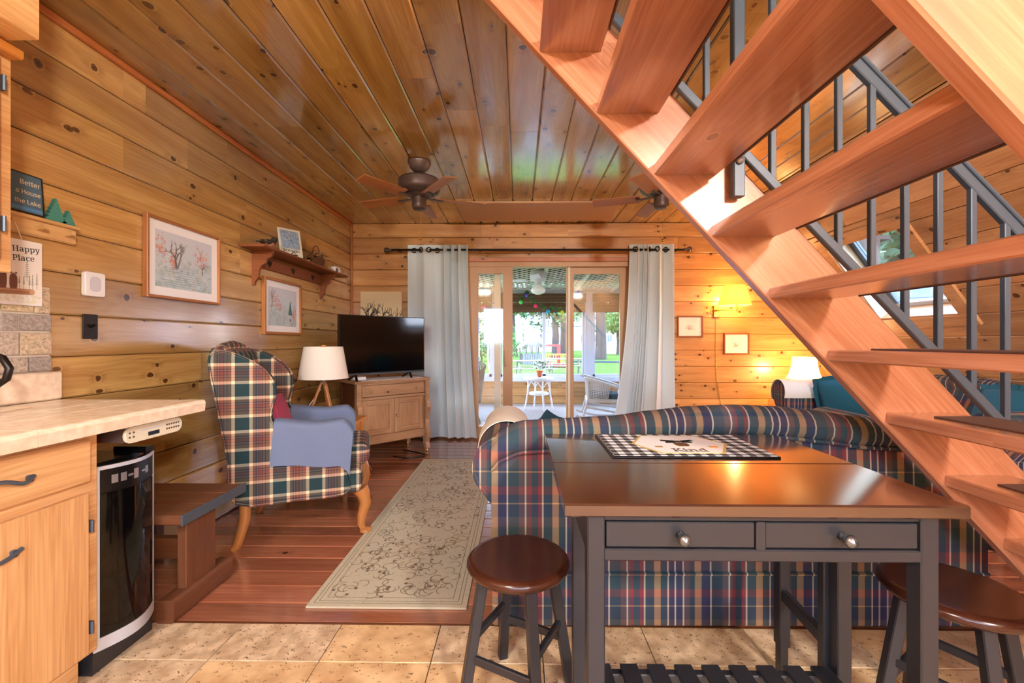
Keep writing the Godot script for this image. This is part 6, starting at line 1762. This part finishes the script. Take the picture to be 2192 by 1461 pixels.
# ---------------------------------------------------------------- fans
func build_fans() -> void:
	for e in [[-0.784, "brown bronze ceiling fan hanging above the runner rug", 0.94, 1.97], [1.118, "brown bronze ceiling fan hanging beside the staircase", 0.94, 1.95]]:
		var f := thing("ceiling_fan", e[1], "ceiling fan", V(e[0], 0, 3.36), 0.0, "bronze ceiling fans")
		var a := mb(); lathe(a, [Vector2(0, HC), Vector2(0.088, HC), Vector2(0.092, HC - 0.012), Vector2(0.085, HC - 0.022), Vector2(0.075, HC - 0.05), Vector2(0.05, HC - 0.075), Vector2(0.025, HC - 0.088), Vector2(0, HC - 0.088)], 28); mk("canopy", a, M.bronze, f)
		var r := mb(); tube(r, [Vector3(0, HC - 0.08, 0), Vector3(0, 2.43, 0)], 0.013, 12); mk("downrod", r, M.bronze, f)
		var m := mb(); lathe(m, [Vector2(0, 2.445), Vector2(0.10, 2.445), Vector2(0.155, 2.435), Vector2(0.163, 2.42), Vector2(0.163, 2.365), Vector2(0.155, 2.345), Vector2(0.12, 2.325), Vector2(0.085, 2.315), Vector2(0.07, 2.30), Vector2(0.06, 2.295), Vector2(0, 2.295)], 36); mk("motor", m, M.bronze, f)
		var v := mb()
		for k in 30:
			var an := TAU * k / 30
			var d := Vector3(cos(an), 0, sin(an))
			bar(v, d * 0.098 + Vector3(0, 2.3185, 0), d * 0.143 + Vector3(0, 2.3405, 0), 0.009, 0.006)
		mk("vents", v, M.black, f)
		var s := mb(); lathe(s, [Vector2(0.055, 2.30), Vector2(0.055, 2.245), Vector2(0.058, 2.24), Vector2(0.055, 2.215), Vector2(0.045, 2.20), Vector2(0, 2.198)], 24); mk("switch_housing", s, M.bronze, f)
		for k in 5:
			var an: float = e[2] + TAU * k / 5
			var d := Vector3(cos(an), 0, sin(an))
			var b := mb(); bar(b, d * 0.06 + Vector3(0, 2.29, 0), d * 0.19 + Vector3(0, 2.285, 0), 0.035, 0.007); var ir := mk("blade_iron", b, M.bronze, f)
			var w := mb(); bar(w, d * 0.16 + Vector3(0, 2.292, 0), d * 0.53 + Vector3(0, 2.292, 0), 0.115, 0.006, 0.003, (Vector3.UP + d.cross(Vector3.UP) * 0.2).normalized()); mk("blade", w, M.frame, ir)
		var c := mb(); tube(c, [Vector3(0.012, 2.20, 0), Vector3(0.012, e[3] + 0.015, 0)], 0.0018, 5); var ch := mk("pull_chain", c, M.brass, f)
		var k2 := mb(); lathe(k2, [Vector2(0, -0.012), Vector2(0.009, -0.007), Vector2(0.012, 0), Vector2(0.008, 0.008), Vector2(0, 0.014)], 12, Transform3D(Basis(), Vector3(0.012, e[3], 0))); mk("pull_ball", k2, M.brass, ch)

# ---------------------------------------------------------------- lamps
func glow(c: Color, e: float) -> StandardMaterial3D:
	var m := mat(c, 0.8)
	m.emission_enabled = true
	m.emission = c
	m.emission_energy_multiplier = e
	return m

func omni(at: Vector3, c: Color, e: float, size: float, parent: Node3D) -> void:
	var l := OmniLight3D.new()
	l.name = "bulb_light"
	l.position = at
	l.light_color = c
	l.light_energy = e
	l.light_size = size
	l.omni_range = 14.0
	l.omni_attenuation = 2.0
	l.shadow_enabled = true
	parent.add_child(l)

func shade_mat(c: Color, back: Color) -> StandardMaterial3D:
	var m := mat(c, 0.85)
	m.backlight_enabled = true
	m.backlight = back
	return m

func build_lamps() -> void:
	# unlit tripod lamp on the end table
	var t := thing("tripod_lamp", "unlit table lamp with a white drum shade on three wooden legs", "lamp", V(-1.555, 0.54, 3.38))
	var s := mb(); lathe(s, [Vector2(0.188, 0.327), Vector2(0.145, 0.578), Vector2(0.142, 0.578), Vector2(0.185, 0.327)], 40); mk("lamp_shade", s, shade_mat(Color(0.90, 0.86, 0.80), Color(0.3, 0.28, 0.25)), t)
	for k in 3:
		var a := 0.5 + TAU * k / 3
		var d := Vector3(cos(a), 0, sin(a))
		var l := mb(); bar(l, d * 0.015 + Vector3(0, 0.30, 0), d * 0.12, 0.024, 0.018); mk("leg", l, M.frame, t)
	var st := mb(); tube(st, [Vector3(0, 0.28, 0), Vector3(0, 0.42, 0)], 0.01, 10); mk("stem", st, M.white, t)
	var fi := mb(); lathe(fi, [Vector2(0, 0.593), Vector2(0.02, 0.59), Vector2(0.02, 0.574), Vector2(0, 0.574)], 14); mk("finial", fi, M.honey, t)
	var sp := mb()
	for k in 3:
		var a := TAU * k / 3
		tube(sp, [Vector3(0, 0.573, 0), Vector3(cos(a), 0, sin(a)) * 0.143 + Vector3(0, 0.573, 0)], 0.002, 5)
	tube(sp, [Vector3(0, 0.42, 0), Vector3(0, 0.574, 0)], 0.003, 5)
	mk("shade_ring", sp, M.steel, t)
	var co := mb(); tube(co, [Vector3(-0.02, 0.24, 0.01), Vector3(-0.10, 0.12, 0.02), Vector3(-0.2, 0.01, 0.03)], 0.003, 5); mk("cord", co, M.white, t)
	# lit lamp in the far corner on a small table
	var e := thing("corner_table", "small round wooden table behind the sofa arm carrying the lit lamp", "end table", V(3.13, 0, 4.72))
	var et := mb(); lathe(et, [Vector2(0, 0.525), Vector2(0.2, 0.525), Vector2(0.2, 0.55), Vector2(0, 0.55)].duplicate(), 28); mk("top", et, M.dark_oak, e)
	var ec := mb(); lathe(ec, [Vector2(0.13, 0), Vector2(0.13, 0.02), Vector2(0.03, 0.05), Vector2(0.03, 0.53)], 16); mk("column", ec, M.dark_oak, e)
	var l := thing("table_lamp", "lit table lamp with a flared white shade behind the far sofa arm", "lamp", V(3.13, 0.55, 4.72))
	var lb := mb(); lathe(lb, [Vector2(0, 0), Vector2(0.075, 0), Vector2(0.075, 0.01), Vector2(0.062, 0.03), Vector2(0.034, 0.185), Vector2(0.04, 0.195), Vector2(0.02, 0.21), Vector2(0, 0.21)], 20); mk("base", lb, mat(Color(0.88, 0.74, 0.55), 0.5), l)
	var ls := mb(); lathe(ls, [Vector2(0.175, 0.20), Vector2(0.15, 0.24), Vector2(0.13, 0.30), Vector2(0.12, 0.36), Vector2(0.116, 0.44)], 40)
	var lm := shade_mat(Color(0.95, 0.90, 0.80), Color(0.75, 0.66, 0.5)); lm.emission_enabled = true; lm.emission = Color(1.0, 0.86, 0.64); lm.emission_energy_multiplier = 0.45
	mk("lamp_shade", ls, lm, l)
	var bb := mb(); lathe(bb, [Vector2(0, 0.21), Vector2(0.012, 0.215), Vector2(0.028, 0.27), Vector2(0.02, 0.31), Vector2(0, 0.32)], 14); mk("bulb", bb, glow(Color(1.0, 0.86, 0.64), 8.0), l)
	omni(Vector3(0, 0.27, 0), Color(1.0, 0.80, 0.56), 0.75, 0.03, l)
	# swing-arm wall lamp
	var w := thing("wall_lamp", "lit brass swing arm wall lamp with a pleated yellow shade", "lamp", V(2.36, 1.51, DB))
	mk("plate", boxd(-0.045, 0.035, -0.06, 0.075, -0.022, 0.0, 0.005), M.brass, w)
	var wa := mb(); tube(wa, [Vector3(-0.005, 0.015, 0.02), Vector3(-0.1, 0.015, 0.09), Vector3(0.16, 0.02, 0.16)], 0.007, 8); tube(wa, [Vector3(-0.1, -0.02, 0.09), Vector3(-0.1, 0.045, 0.09)], 0.009, 8); tube(wa, [Vector3(0.16, 0.0, 0.16), Vector3(0.16, 0.08, 0.16)], 0.012, 8); mk("arm", wa, M.brass, w)
	var ws := mb(); lathe(ws, [Vector2(0.178, 0.065), Vector2(0.115, 0.29), Vector2(0.112, 0.29), Vector2(0.175, 0.065)], 40, Transform3D(Basis(), Vector3(0.12, 0.0, 0.18)))
	var wm := shade_mat(Color(0.93, 0.82, 0.50), Color(0.75, 0.55, 0.22)); wm.emission_enabled = true; wm.emission = Color(1.0, 0.76, 0.30); wm.emission_energy_multiplier = 0.15
	mk("lamp_shade", ws, wm, w)
	var wb := mb(); lathe(wb, [Vector2(0, 0.08), Vector2(0.012, 0.09), Vector2(0.028, 0.15), Vector2(0.02, 0.19), Vector2(0, 0.2)], 14, Transform3D(Basis(), Vector3(0.12, 0, 0.18))); mk("bulb", wb, glow(Color(1.0, 0.8, 0.5), 8.0), w)
	omni(Vector3(0.12, 0.15, 0.18), Color(1.0, 0.78, 0.50), 0.45, 0.03, w)
	var wc := mb(); tube(wc, [Vector3(-0.01, -0.06, 0.006), Vector3(-0.015, -0.4, 0.006), Vector3(0.0, -0.8, 0.006), Vector3(0.06, -1.2, 0.006), Vector3(0.05, -1.49, 0.006)], 0.003, 5); mk("cord", wc, M.brass, w)
	# kitchen ceiling light behind the camera: a cluster of warm globes, mirrored in the door glass
	for q in [[-0.95, -1.15, "cluster ceiling light of six warm globes over the kitchen"], [1.65, -1.95, "cluster ceiling light of six warm globes beside the stair foot"]]:
		var k := thing("kitchen_light", q[2], "ceiling light", V(q[0], 0, q[1]), 0.0, "kitchen cluster lights")
		var pl := mb(); lathe(pl, [Vector2(0, HC), Vector2(0.2, HC), Vector2(0.2, HC - 0.02), Vector2(0.18, HC - 0.035), Vector2(0, HC - 0.035)], 32); mk("plate", pl, M.bronze, k)
		for j in 6:
			var a := TAU * j / 6
			var c := Vector3(cos(a) * 0.13, HC - 0.10, sin(a) * 0.13)
			var g := mb(); lathe(g, [Vector2(0, -0.045), Vector2(0.032, -0.032), Vector2(0.045, 0), Vector2(0.032, 0.032), Vector2(0.018, 0.06), Vector2(0, 0.065)], 16, Transform3D(Basis(), c)); mk("globe", g, glow(Color(1.0, 0.90, 0.74), 6.0), k)
			omni(c, Color(1.0, 0.97, 0.94), 1.0 if q[0] < 0.0 else 2.1, 0.045, k)
